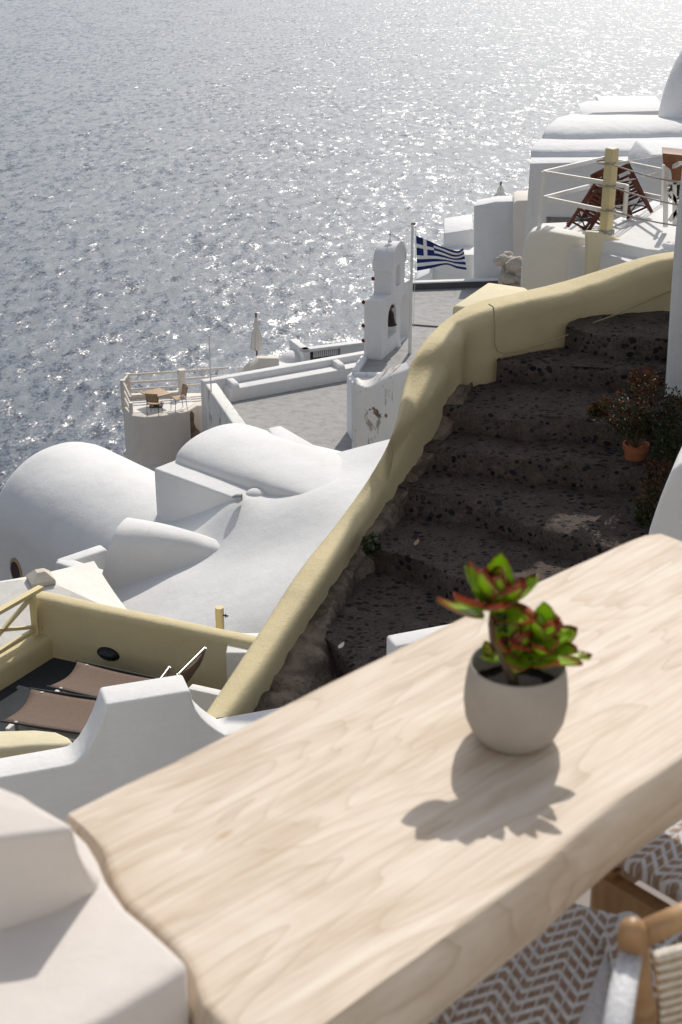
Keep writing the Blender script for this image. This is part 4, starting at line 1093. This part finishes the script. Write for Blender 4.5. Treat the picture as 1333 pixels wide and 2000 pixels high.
# ============================================================ BELL TOWER
T0 = at(711, 701, PZ); T1 = at(746, 703, PZ); T2 = at(800, 656, PZ)
wv = V(((T1 - T0).x, (T1 - T0).y, 0)); tw_ = wv.length; wv.normalize()
lv = V((T2.x - T1.x, T2.y - T1.y, 0)); TL = lv.length; lv.normalize()
tower = thing('bell_tower', 'white arched bell tower seen nearly edge on, with a dark bell in its lower arch', 'bell tower', T0)
hsh = rowz(T1.y, 588) - PZ; 
us = .95; ue = 2.35
py = T1 + lv * us
hup = rowz(py.y, 522) - PZ; hcap = rowz(py.y, 487) - PZ
def plate(outer, holes, thick, name, mat, par, origin, ux, nz, bev=0):
    cu = bpy.data.curves.new('t', 'CURVE'); cu.dimensions = '2D'; cu.fill_mode = 'BOTH'; cu.extrude = thick / 2; cu.bevel_depth = bev
    for pl in [outer] + holes:
        s = cu.splines.new('POLY'); s.points.add(len(pl) - 1); s.use_cyclic_u = True
        for i, (x, y) in enumerate(pl): s.points[i].co = (x, y, 0, 1)
    ob = bpy.data.objects.new('t', cu); C.objects.link(ob)
    me = bpy.data.meshes.new_from_object(ob.evaluated_get(bpy.context.evaluated_depsgraph_get()))
    bpy.data.objects.remove(ob); bm = bmesh.new(); bm.from_mesh(me); bpy.data.meshes.remove(me)
    uz = V((0, 0, 1)); n = V(nz)
    for v in bm.verts: v.co = V(origin) + V(ux) * v.co.x + uz * v.co.y + n * v.co.z
    b = B(); b.b.free(); b.b = bm
    bmesh.ops.remove_doubles(bm, verts=bm.verts, dist=.0005)
    return b.build(name, mat, par, smooth=45)
def arch(x0, x1, z0, zs, n=12):
    r = (x1 - x0) / 2; cx = (x0 + x1) / 2
    return [(x0, z0), (x1, z0)] + [(cx + r * math.cos(math.pi * k / n), zs + r * math.sin(math.pi * k / n)) for k in range(n + 1)]
lo_h = hsh
outer = [(0, -.1), (0, lo_h), (us, lo_h), (us, hup), (us + .0, hup)]
cx = (us + ue) / 2; r_ = (ue - us) / 2
outer = [(0, -.1), (0, lo_h), (us, lo_h), (us, hup)] + [(cx - r_ * math.cos(math.pi * k / 14), hup + (hcap - hup) * math.sin(math.pi * k / 14)) for k in range(1, 14)] + [(ue, hup), (ue, lo_h + .05), (TL, lo_h), (TL, -.1)]
holes = [arch(.62, 1.5, .55, 1.25), arch(1.95, 2.85, .03, 1.25), arch(cx - .24, cx + .24, lo_h + .1, lo_h + .62)]
plate(outer, holes, tw_ * .98, 'tower_wall', WHITE_FAR, tower, T1 - wv * tw_ / 2, lv, wv, 0)
# cap barrel
b = B(); secs = []
for e in (-.03, tw_ + .03):
    secs.append([T0 + wv * e + lv * (cx - (r_ + .06) * math.cos(math.pi * k / 16)) + V((0, 0, hup + .0 + (hcap - hup + .10) * math.sin(math.pi * k / 16))) for k in range(17)])
in_ = [[p - V((0, 0, .14)) for p in s] for s in secs]
ring = [secs[0] + in_[0][::-1], secs[1] + in_[1][::-1]]; b.loft(ring, True, True); b.build('cap', WHITE_FAR, tower, smooth=40)
c = T0 + wv * (tw_ / 2) + lv * cx + V((0, 0, hcap + .1))
b = B(); b.bar(c, c + V((0, 0, .38)), .04); b.bar(c + V((-.11, 0, .24)), c + V((.11, 0, .24)), .04); b.ball(c, .08, n=10, m=6); b.build('cross', WHITE_FAR, tower)
# plinth step at the foot of the middle pier
c = T1 + lv * 1.72 ; b = B(); b.lathe(V((c.x, c.y, PZ)) - wv * .12, [(.24, -.05), (.24, .06), (.15, .16), (.11, .5), (.01, .5)], 14); b.build('pier_foot', WHITE_FAR, tower, smooth=50)
bl = thing('church_bell', 'dark bronze bell hanging in the lower arch of the white bell tower', 'bell', T1 - wv * .1 + lv * 1.06 + V((0, 0, .95)))
c = V(bl.location); b = B(); b.lathe(c, [(.01, .52), (.09, .50), (.15, .42), (.17, .25), (.21, .08), (.27, 0), (.22, .0), (.01, .1)], 20); b.build('bell_body', basic('bronze', (.025, .012, .010), .5), bl, smooth=60)
b = B(); b.bar(c + V((0, 0, .55)) - lv * .35, c + V((0, 0, .55)) + lv * .6, .07); b.build('yoke', REDWOOD, bl)
b = B(); b.bar(c + lv * .15 + V((0, 0, .5)), c + lv * .55 + V((0, 0, .72)), .06); b.build('bell_arm', REDWOOD, bl)
for px, py_, k in ((710, 590, 0), (710, 636, 0), (710, 665, 0), (726, 544, 1)):
    s = us if k else 0; c = T0 + lv * (s + .05); c = V((c.x, c.y, rowz(c.y, py_))) - wv * .03; b = B(); b.ball(c, .075, n=12, m=8); b.tube([c, c + wv * .08], .03, 8)
    o = b.build('red_lamp', RED, tower, smooth=60)
# flagpole and flag
fp = at(801, 690, PZ); fpl = thing('flagpole', 'slender white flagpole beside the bell tower', 'flagpole', fp)
zt = rowz(fp.y, 437); tpx = (806.5 - 666.5) / F * (fp.y * C_ - zt * S_)
b = B(); b.tube([fp, V((lerp(fp.x, tpx, .5), fp.y, lerp(fp.z, zt, .5))), V((tpx, fp.y, zt))], [.062, .05, .042], 12); b.build('pole', PAINT_W, fpl, smooth=60)
b = B(); b.tube([V((tpx - .05, fp.y, zt)), V((tpx + .09, fp.y, zt))], .045, 8); b.build('finial', BROWNWOOD, fpl)
b = B(); b.tube([V((tpx + .1, fp.y - .05, zt - .05)), V((tpx + .12, fp.y - .05, zt - 1.2)), V((fp.x + .1, fp.y - .05, fp.z + .9))], .008, 5); b.build('halyard', PAINT_W, fpl)
# flag: nine stripes and a cross canton
D_ = fp.y
fl = B(); NUx, NVy = 54, 36
topc = smooth_path([[V((813, 460, 0))], [V((838, 470, 0))], [V((862, 481, 0))], [V((893, 490, 0))], [V((905, 484, 0))]], 14)
botc = smooth_path([[V((815, 529, 0))], [V((842, 524, 0))], [V((872, 517, 0))], [V((893, 524, 0))], [V((912, 527, 0))]], 14)
tc_ = resamp([p[0] for p in topc], NUx + 1); bc_ = resamp([p[0] for p in botc], NUx + 1)
grid = []
for j in range(NVy + 1):
    v = j / NVy; row = []
    for i in range(NUx + 1):
        u = i / NUx; q = lerp(tc_[i], bc_[i], v)
        q.y += 3.0 * math.sin(3.2 * u * math.pi + v * 3) * math.sin(math.pi * v) * u
        row.append(atd(q.x, q.y, D_ + .16 * math.sin(u * 7.5 + v * 2.6) * u + .12 * u * math.sin(v * 5)))
    grid.append(fl.vs(row))
for j in range(NVy):
    for i in range(NUx):
        st_ = j * 9 // NVy; cx_ = i / NUx * 13.5; cy_ = j / NVy * 9
        if cx_ < 5 and cy_ < 5: blue = not (2 <= cx_ < 3 or 2 <= cy_ < 3)
        else: blue = st_ % 2 == 0
        f = fl.face([grid[j][i], grid[j][i + 1], grid[j + 1][i + 1], grid[j + 1][i]], 0 if blue else 1)
fo = fl.build('flag', [FB, FW], fpl, smooth=180)
# white stained wall right of the courtyard, in front of the church roof
sw = thing('stained_wall', 'peeling white wall with a rolled top and rusty stains, below the bell tower', 'wall', at(700, 880, -20))
q0 = at(688, 890, -16.9); q1 = at(800, 850, -16.9)
A = atd(694, 768, 37.5); D = atd(800, 722, 35.5)
def prof_row(P_, th_, zb): return rnd_profile([V((P_.x, P_.y, zb)), V((P_.x, P_.y, P_.z)), V((P_.x - .05, P_.y + th_, P_.z)), V((P_.x - .05, P_.y + th_, zb))], [.14, .14], 5)
tops = [atd(692, 765, 37.5), atd(700, 752, 37.3), atd(712, 757, 37.1), atd(728, 755, 36.9), atd(745, 745, 36.6), atd(765, 735, 36.2), atd(800, 722, 35.6)]
rows = [prof_row(p[0], .75, -22) for p in smooth_path([[p] for p in tops], 5)]
b = B(); b.loft(rows); b.b.verts.ensure_lookup_table(); b.face([b.b.verts[j] for j in range(len(rows[0]))]); b.build('wall_body', WHITE_STAIN, sw, smooth=60)
wn = V(((D - A).y, -(D - A).x, 0)).normalized(); 
for (x, y, rx, rz, sd_) in ((709, 796, .09, .07, 3), (716, 806, .05, .09, 14), (733, 805, .10, .07, 8), (739, 813, .06, .05, 21), (728, 798, .04, .03, 17), (713, 822, .03, .08, 11), (753, 812, .04, .045, 6), (703, 790, .03, .05, 31), (722, 800, .02, .02, 41), (708, 840, .02, .07, 51)):
    patch(x, y, A, wn, rx, rz, 'flaked_patch', STAIN, sw, sd_, .006)
c = ray(696, 835); h = c * (A.dot(wn) / c.dot(wn)); b = B(); c2 = ray(696, 885); h2 = c2 * (A.dot(wn) / c2.dot(wn)); b.tube([h + V((0, -.05, 0)), h2 + V((0, -.05, 0))], .03, 8); b.ball(h + V((0, -.06, 0)), .07); b.build('drain_pipe', CREAM_W, sw, smooth=60)
# ============================================================ HOUSES BEHIND THE FLAG
hA_ = thing('corner_house', 'shaded white house with a curved top wall, left of the railed terrace', 'house', atd(980, 560, 57))
def face_prism(par, pxs, d, depth, name, mat=WHITE_FAR, bev=.06, dx=.2, slant=0):
    fr = [atd(x, y, d + slant * (x - pxs[0][0])) for x, y in pxs]; b = B(); b.prism(fr, bot=[p + V((dx, depth, 0)) for p in fr]).bevel(bev, 2); return b.build(name, mat, par, smooth=50)
face_prism(hA_, [(925, 700), (926, 402), (945, 399), (968, 394), (1005, 393), (1040, 393), (1040, 700)], 57, 1.2, 'body')
face_prism(hA_, [(1002, 700), (1003, 396), (1012, 392), (1060, 390), (1060, 700)], 56, 2, 'side_wall', CREAM_W)
hB_ = thing('low_house', 'low white walls stepping down behind the flag', 'house', atd(880, 560, 60))
face_prism(hB_, [(867, 560), (867, 456), (925, 447), (935, 560)], 60, 3, 'upper_wall')
face_prism(hB_, [(843, 640), (844, 500), (930, 497), (935, 640)], 58.5, 2, 'lower_wall')
face_prism(hB_, [(806, 640), (812, 546), (846, 530), (846, 640)], 58, 2, 'end_wall')
b = B(); rr = random.Random(3)
c = atd(1000, 560, 50)
rk = B()
for i in range(26):
    p = atd(rr.uniform(983, 1016), rr.uniform(505, 575), 50 + rr.uniform(-.4, .4)); q = B(); 
    rk.ball(p, rr.uniform(.16, .34), rr.uniform(.16, .3), rr.uniform(.14, .28), 10, 7)
rk.ball(atd(1000, 540, 50.4), .5, .4, .75, 14, 10); rk.ball(atd(1003, 575, 50.2), .6, .5, .5, 14, 10)
wobble(rk.b, .12, 3.0); b.b.free()
tag(rk.build('rubble_heap', plaster('beige_rock', (.5, .45, .38), var=.2, big=2, bd=.04, grime=.5, gcol=(.2, .16, .12), bump_scale=6), smooth=50), 'pale beige rocky outcrop between the shaded house and the terrace wall', 'rocks', kind='stuff')
c = atd(977, 400, 60); c.z -= 1.0; closed_parasol(c, rowz(c.y, 362), rowz(c.y, 398), .2, 'furled cream parasol showing over the curved top of the shaded white house', .30)
# ============================================================ RIGHT: VAULTED HOUSE
rh = thing('double_vaulted_house', 'big white house with two stepped barrel roofs at the right, behind the railed terrace', 'house', atd(1100, 520, 33))
prof2 = [(33.0, 700, 1012), (33.0, 520, 1019), (33.0, 430, 1028), (33.0, 318, 1036), (33.15, 312, 1037), (33.6, 309, 1038), (33.75, 306, 1037), (33.8, 296, 1037), (33.95, 290, 1039), (34.2, 282, 1044), (34.6, 274, 1052), (35.0, 270, 1058), (35.8, 270, 1062)]
def extr(par, prof, x0, x1, name, mat, zb=-16, yback=None, n=8, shrink=None, bev=0):
    secs = []
    for i in range(n + 1):
        t = i / n; row = []
        for q_ in prof:
            d, r = q_[:2]; x0 = q_[2] if len(q_) > 2 else x0
            z = max(rowz(d, r), zb); tt_ = d * C_ - z * S_; row.append(V((lerp((x0 - 666.5) / F * tt_, (x1 - 666.5) / F * (33 * C_ + 6 * S_), t), d, z)))
        row.append(V((row[-1].x, yback or row[-1].y + .05, zb)))
        secs.append(row)
    b = B(); b.loft(secs); b.b.verts.ensure_lookup_table(); m = len(secs[0]); b.face([b.b.verts[j] for j in range(m)]); b.face([b.b.verts[n * m + j] for j in range(m)])
    for v in b.b.verts: v.co += V((0, 0, fbm(v.co, .5, 2) * .04))
    if bev: b.bevel(bev, 2, 55)
    return b.build(name, mat, par, smooth=60)
extr(rh, prof2, 1036, 1420, 'lower_vault', WHITE_FAR, yback=36)
prof3 = [(35.0, 330, 1058), (35.0, 272, 1058), (35.05, 264, 1060), (35.2, 254, 1065), (35.5, 245, 1072), (36.0, 237, 1080), (36.8, 230, 1090), (37.8, 226, 1104), (38.8, 225, 1125), (40, 226, 1150)]
extr(rh, prof3, 1046, 1420, 'upper_vault', WHITE_FAR, yback=40.2)
slb = thing('flat_roofs', 'thin flat white roofs beyond the barrel vaults at the right', 'roof', atd(1230, 215, 44))
for q in ([(1140, 226), (1300, 224), (1300, 216), (1160, 220)], [(1176, 213), (1300, 216), (1300, 208), (1178, 209)]):
    face_prism(slb, [(x, y) for x, y in q], 44 if q[0][0] == 1140 else 47, 2.5, 'slab', WHITE_FAR, .02)
# small louvred window
b = B(); fr = [atd(x, y, 32.96) for x, y in [(1068, 424), (1155, 426), (1155, 450), (1068, 450)]]; b.prism(fr, bot=[p + V((0, .2, 0)) for p in fr]); b.build('louvred_window', plaster('louvre', (.22, .22, .2), var=.2, big=8), rh)
b = B(); fr = [atd(x, y, 31.0) for x, y in [(1256, 500), (1258, 330), (1275, 302), (1400, 300), (1400, 500)]]; b.prism(fr, bot=[p + V((0, 1.9, 0)) for p in fr]).bevel(.05); b.build('side_wing', WHITE_FAR, rh)
dmh = thing('church_dome', 'tall shaded white church dome rising out of the picture at the right edge', 'dome', atd(1420, 300, 36))
c = atd(1440, 262, 37.5); b = B(); b.lathe(V((c.x, c.y, c.z)), [(2.05 * math.cos(a) ** .9 if a < 1.55 else .01, 3.1 * math.sin(a)) for a in [i * math.pi / 2 / 18 for i in range(19)]], 48); b.build('dome', WHITE_FAR, dmh, smooth=180)
b = B(); b.lathe(V((c.x, c.y, c.z)), [(.01, 0.0), (2.22, .0), (2.25, -.1), (2.22, -.75), (2.1, -.8), (2.1, -6)], 48); b.build('drum', WHITE_FAR, dmh, smooth=50)
# ============================================================ RAILED TERRACE
RZ = -5.1
rt = thing('railed_terrace', 'white walled roof terrace with a yellow corner, carrying white rails and folded red chairs', 'terrace', at(1100, 560, -9))
W0 = atd(1022, 452, 20.5); 
face = [(1018, 700), (1020, 520), (1026, 470), (1036, 452), (1060, 449), (1146, 465), (1147, 700)]
fr = [atd(x, y, 20.5) for x, y in face]; b = B(); b.prism(fr, bot=[p + V((.1, .35, 0)) for p in fr]).bevel(.05, 3); b.build('front_wall', plaster('cream_white', (.74, .72, .65)), rt, smooth=50)
zf = rowz(20.5, 478)
fl_ = [at(x, y, zf + .0) for x, y in [(1040, 470), (1060, 436), (1200, 430), (1290, 385), (1600, 370), (1600, 560), (1250, 520), (1150, 482)]]
b = B(); b.prism([V((1.0 * p.x, p.y, zf)) for p in fl_], -9); b.build('terrace_floor', WHITE, rt)
z2 = rowz(20.3, 463)
fl2 = [at(x, y, z2) for x, y in [(1150, 466), (1196, 442), (1290, 395), (1500, 330), (1600, 520), (1262, 486), (1200, 472)]]
b = B(); b.prism(fl2, -9).bevel(.02); b.build('raised_floor', WHITE, rt)
yc = [atd(x, y, 20.1) for x, y in [(1146, 700), (1146, 454), (1176, 456), (1210, 468), (1268, 488), (1420, 500), (1420, 700)]]
b = B(); b.prism(yc, bot=[p + V((.0, .18, 0)) for p in yc]).bevel(.03); b.build('yellow_wall', YEL_PALE, rt, smooth=50)
b = B(); p5 = [at(x, y, zf + .1) for x, y in [(1062, 448), (1080, 437), (1150, 432), (1160, 437), (1085, 444)]]; 
b.b.free()
# yellow post with hollow top
def ypost(px, py0, py1, d, wpx, label):
    w_ = wpx / F * (d * 1.0); base_ = atd(px, py1, d); t = thing('yellow_post', label, 'post', base_, 'square yellow posts of the railed terrace'); z1_ = rowz(d, py0); q = Matrix.Rotation(R(42), 3, 'Z'); s = w_ / 1.38
    out_ = [base_ + q @ V((x, y, 0)) for x, y in ((-s / 2, -s / 2), (s / 2, -s / 2), (s / 2, s / 2), (-s / 2, s / 2))]
    b = B(); b.prism([V((p.x, p.y, z1_)) for p in out_], base_.z - .05).bevel(.012, 2); b.build('shaft', PAINT_Y, t)
    b = B(); b.prism([V((p.x, p.y, z1_ + .004)) for p in [base_ + (o - base_) * .78 for o in out_]], z1_ - .02); b.build('cap', PAINT_W, t)
    b = B(); b.prism([V((p.x, p.y, base_.z + .03)) for p in [base_ + (o - base_) * 1.25 for o in out_]], base_.z - .04).bevel(.01); b.build('foot', CONC, t)
    return base_
yb = ypost(1184, 289, 452, 20.3, 27, 'square yellow post with cables tied round it, left of the brown planter')
ypost(1338, 250, 420, 18.6, 26, 'square yellow post cut by the right edge behind the brown planter')
rg = thing('white_railing', 'white two bar railing round the roof terrace with the folded red chairs', 'railing', atd(1058, 452, 20.7))
def wp(px, py_, d): return atd(px, py_, d)
k0t, k0b = wp(1062, 335, 20.7), wp(1053, 452, 20.7)
b = B(); b.bar(k0t, k0b, .07, .05); b.build('post', PAINT_W, rg)
k1t, k1b = wp(1225, 361, 20.2), wp(1220, 424, 20.2)
b = B(); b.bar(k1t, k1b, .09, .05); b.build('post', PAINT_W, rg)
for a, c in (((1062, 337, 20.7), (1225, 364, 20.2)), ((1060, 386, 20.7), (1222, 420, 20.2)), ((1062, 337, 20.7), (1180, 309, 23.5)), ((1062, 387, 20.7), (1150, 364, 23)), ((1180, 309, 23.5), (1300, 334, 21)), ((1225, 372, 22.5), (1300, 388, 21))):
    b = B(); b.bar(wp(*a), wp(*c), .045, .06); b.build('rail', PAINT_W, rg)
b = B(); b.bar(wp(1302, 322, 20.6), wp(1300, 443, 20.6), .06, .06); b.build('post', PAINT_W, rg)
b = B(); b.bar(wp(1296, 322, 21), wp(1293, 400, 21), .04, .04); b.build('post', PAINT_W, rg)
cb = thing('cable_fence', 'thin stay cables running from the yellow post to both sides', 'cables', wp(1184, 400, 20.2))
for (a, c) in (((1184, 317, 20.15), (1345, 360, 19.4)), ((1184, 361, 20.15), (1345, 404, 19.4)), ((1184, 408, 20.15), (1345, 444, 19.4)), ((1190, 319, 20.4), (1340, 292, 24)), ((1190, 357, 20.4), (1300, 332, 23)), ((1190, 404, 20.4), (1296, 382, 23))):
    A, D = wp(*a), wp(*c); b = B(); b.tube([lerp(A, D, i / 6) + V((0, 0, -.03 * math.sin(math.pi * i / 6))) for i in range(7)], .011, 6); b.build('cable', CABLE, cb, smooth=60)
for y in (317, 361, 408):
    c = wp(1184, y, 20.3); b = B(); b.lathe(c, [(.135, -.012), (.148, 0), (.135, .012)], 16); b.build('tie', CABLE, cb)
pl = thing('brown_planter', 'brown wooden planter box on a white trestle at the right edge', 'planter', wp(1330, 440, 20))
fr = [wp(x, y, 19.8) for x, y in [(1294, 299), (1420, 312), (1420, 362), (1313, 352), (1311, 332), (1296, 320)]]; b = B(); b.prism(fr, bot=[p + V((0.1, .5, 0)) for p in fr]).bevel(.01); b.build('box', BROWNWOOD, pl)
for a, c in (((1308, 432, 20), (1345, 378, 20)), ((1345, 432, 20), (1310, 375, 20)), ((1318, 356, 20), (1318, 440, 20)), ((1304, 332, 20), (1330, 318, 19.6)), ((1300, 356, 20), (1345, 356, 20))):
    b = B(); b.bar(wp(*a), wp(*c), .05, .05); b.build('trestle_bar', PAINT_W, pl)
rr = random.Random(6); b = B()
for i in range(160):
    c = wp(rr.uniform(1308, 1336), rr.uniform(350, 388), 20.3 + rr.uniform(-.2, .2)); d = V((rr.uniform(-1, 1), rr.uniform(-1, 1), rr.uniform(-.6, 1))).normalized() * .05; e = d.cross(V((rr.random(), rr.random(), rr.random()))).normalized() * .018
    b.poly([c - d, c + e, c + d, c - e])
b.build('hanging_plant', LEAF_G, pl, smooth=0)
# folded chairs leaning together
def folding_chair(base, rz, lean, label, s=1.0):
    t = thing('folding_chair', label, 'chair', base, 'folded red wooden chairs on the railed terrace')
    M = Matrix.Translation(base) @ Matrix.Rotation(lean, 4, 'Y') @ Matrix.Rotation(rz, 4, 'Z') @ Matrix.Scale(s, 4)
    def X(x, y, z): return M @ V((x, y, z))
    for x in (-.21, .21):
        b = B(); b.bar(X(x, 0, 0), X(x, 0, .98), .035, .05); b.build('back_leg', REDWOOD, t)
        b = B(); b.bar(X(x * .82, .10, .02), X(x * .82, -.08, .80), .03, .045); b.build('front_leg', REDWOOD, t)
    b = B(); b.bar(X(-.21, 0, .93), X(.21, 0, .93), .03, .10, up=V((0, 0, 1))); b.build('top_rail', REDWOOD, t)
    for z in (.78, .70, .62):
        b = B(); b.bar(X(-.2, 0, z), X(.2, 0, z), .018, .035); b.build('slat', REDWOOD, t)
    for k in range(4):
        b = B(); b.bar(X(-.19, .045 - .006 * k, .36 + .065 * k), X(.19, .045 - .006 * k, .36 + .065 * k), .015, .04); b.build('seat_slat', REDWOOD, t)
    for z in (.10, .24):
        b = B(); b.bar(X(-.18, .09, z), X(.18, .09, z), .02, .03); b.build('stretcher', REDWOOD, t)
    for sgn in (-1, 1):
        b = B(); b.bar(X(-.19 * sgn, .06, .1), X(.19 * sgn, .06, .34), .012, .018); b.build('cross_brace', METAL_DK, t)
    return t
folding_chair(at(1126, 452, zf), R(20), R(30), 'folded red wooden chair leaning right, leftmost of the group behind the yellow post', .86)
folding_chair(at(1160, 450, zf) + V((0, .25, 0)), R(-12), R(24), 'folded red wooden chair half hidden by the yellow post, tilted to the right', .84)
folding_chair(at(1252, 424, z2), R(-20), R(-30), 'folded red wooden chair leaning left, rightmost of the group behind the yellow post', .86)
folding_chair(at(1218, 436, z2) + V((0, .25, 0)), R(12), R(-24), 'folded red wooden chair propped just right of the yellow post, tilted to the left', .84)
# ============================================================ PALE YELLOW BLOCK BEHIND THE STAIR WALL
zk = -3.95
b = B(); k = [at(882, 598, zk), at(893, 590, zk), at(952, 549, zk), at(1022, 560, zk), at(1040, 590, zk), at(985, 606, zk), at(930, 605, zk)]
b.prism([at(x, y, zk) for x, y in [(883, 597), (953, 550), (1026, 560), (1060, 580), (1030, 600), (935, 603)]], -6).bevel(.04, 3)
tag(b.build('yellow_block', YEL_PALE, smooth=50), 'pale yellow flat topped block behind the bend of the stair wall', 'wall')
# ============================================================ POTTED SHRUBS BESIDE THE STAIRS
def shrub(name, label, potc, potr, poth, crown, n, seed, mats, cat='plant', leafl=.035, top_red=.5, pot=True):
    """crown: list of (px,py,d,rx,rz)"""
    if pot:
        t0 = thing('terracotta_pot', label[0], 'flower pot', potc)
        b = B(); b.lathe(potc, [(.01, 0), (potr * .72, 0), (potr * .95, poth * .8), (potr * 1.12, poth * .82), (potr * 1.12, poth), (potr * .98, poth), (potr * .9, poth * .85), (.01, poth * .85)], 28); b.build('pot_body', TERRA, t0, smooth=40)
        b = B(); b.lathe(potc, [(.01, -.012), (potr * 1.05, -.012), (potr * 1.15, .03), (potr * 1.0, .02), (.01, .0)], 24); b.build('saucer', TERRA, t0, smooth=50)
    rr = random.Random(seed); base_ = potc + V((0, 0, poth * .85))
    t = thing(name, label[1], 'shrub', base_)
    cs = [(atd(px, py_, d), rx, rz) for px, py_, d, rx, rz in crown]
    b = B()
    for c, rx, rz in cs:
        for k in range(5):
            e = c + V((rr.uniform(-1, 1) * rx * .6, rr.uniform(-1, 1) * rx * .6, rr.uniform(-.3, .7) * rz)); m_ = lerp(base_, e, .5) + V((rr.uniform(-.05, .05), rr.uniform(-.05, .05), .03))
            b.tube([p[0] for p in smooth_path([[base_], [m_], [e]], 4)], [.012 - .001 * i for i in range(9)], 6)
    b.build('branches', BARK, t, smooth=60)
    zs = [c.z for c, _, _ in cs]; zmin, zmax = min(zs) - .15, max(c.z + rz for c, _, rz in cs)
    bg_, br_ = B(), B()
    for i in range(n):
        c, rx, rz = rr.choice(cs)
        while True:
            q = V((rr.uniform(-1, 1), rr.uniform(-1, 1), rr.uniform(-1, 1)))
            if .25 < q.length < 1 + .25 * noise.noise(q * 3 + c): break
        if noise.noise((c + q * rx) * 9) < -.18: continue
        p = c + V((q.x * rx, q.y * rx, q.z * rz)); d = (q * .6 + V((rr.uniform(-1, 1), rr.uniform(-1, 1), rr.uniform(-.2, 1)))).normalized(); L_ = leafl * rr.uniform(.6, 1.3)
        e = d.cross(V((rr.uniform(-1, 1), rr.uniform(-1, 1), rr.uniform(-1, 1)))).normalized() * L_ * .22
        nn_ = d.cross(e).normalized() * L_ * .1
        red = (p.z - zmin) / (zmax - zmin) + rr.uniform(-.35, .35) > 1 - top_red
        bb = br_ if red else bg_
        bb.poly([p, p + d * L_ * .5 + e + nn_, p + d * L_, p + d * L_ * .5 - e + nn_])
    bg_.build('foliage', LEAF_G, t, smooth=0); br_.build('rusty_foliage', LEAF_R, t, smooth=0)
c = at(1238, 922, -4.42)
shrub('potted_shrub', ('terracotta pot on a saucer at the right side of the cobbled stairs', 'rusty topped bushy shrub growing in the terracotta pot beside the cobbled stairs'), c, .095, .25,
      [(1240, 795, 10.45, .17, .16), (1195, 808, 10.4, .15, .11), (1290, 795, 10.6, .17, .15), (1262, 748, 10.6, .13, .11), (1235, 828, 10.5, .17, .10), (1168, 805, 10.35, .07, .06), (1285, 835, 10.55, .12, .12)], 5200, 5, None, top_red=.42)
c = at(1345, 915, -4.4)
shrub('potted_shrub', ('reddish terracotta pot cut by the right edge behind the white wall', 'dark green shrub at the right edge above the second terracotta pot'), c, .12, .24,
      [(1318, 840, 10.3, .15, .16), (1345, 800, 10.4, .2, .16), (1305, 880, 10.2, .12, .12)], 2600, 8, None, top_red=.12)
c = at(1285, 1010, -4.62)
shrub('low_shrub', None, c, .1, .05, [(1275, 950, 9.9, .10, .08), (1262, 985, 9.75, .09, .09), (1290, 1000, 9.7, .12, .12), (1285, 920, 10.0, .10, .08), (1255, 1010, 9.65, .06, .06)], 2600, 11, None, pot=False, leafl=.032, top_red=.35) if False else None
def low():
    global _
    c = at(1290, 1040, -4.7)
    shrub('low_shrub', ('', 'straggly low shrub with rusty tips spilling beside the stairs behind the white wall'), c, .1, .05, [(1275, 950, 9.9, .10, .08), (1262, 985, 9.75, .09, .09), (1290, 1000, 9.7, .12, .12), (1285, 920, 10.0, .10, .08), (1258, 1012, 9.65, .06, .06)], 2600, 11, None, pot=False, leafl=.032, top_red=.35)
low()
# dark weeds at the foot of the yellow wall, dry leaves on the steps
rr = random.Random(2); b = B()
for i in range(220):
    c = at(724 + rr.gauss(0, 7), 1074 + rr.gauss(0, 6), -4.68) + V((0, -.05, rr.uniform(0, .12))); d = V((rr.uniform(-1, 1), rr.uniform(-1, 1), rr.uniform(0, 1))).normalized() * .028; e = d.cross(V((rr.random(), rr.random(), rr.random()))).normalized() * .012
    b.poly([c - d, c + e, c + d, c - e])
tag(b.build('weeds', LEAF_G, smooth=0), 'small dark weeds at the foot of the yellow wall', 'weeds', kind='stuff')
for i, (x, y, z, lb) in enumerate(((810, 1070, -4.68, 'dry curled leaf lying on the cobbled step, right of the weeds'), (662, 1272, -4.88, 'crumpled pale scrap lying on the lowest cobbled step'))):
    c = at(x, y, z) + V((0, 0, .02)); b = B(); leaf(b.b, c, V((.5, .6, .15 - .1 * i)), .06, .035, .4, .3, .002)
    tag(b.build('dry_leaf' if i == 0 else 'paper_scrap', TANWOOD if i == 0 else CANVAS, smooth=60), lb, 'leaf' if i == 0 else 'litter')
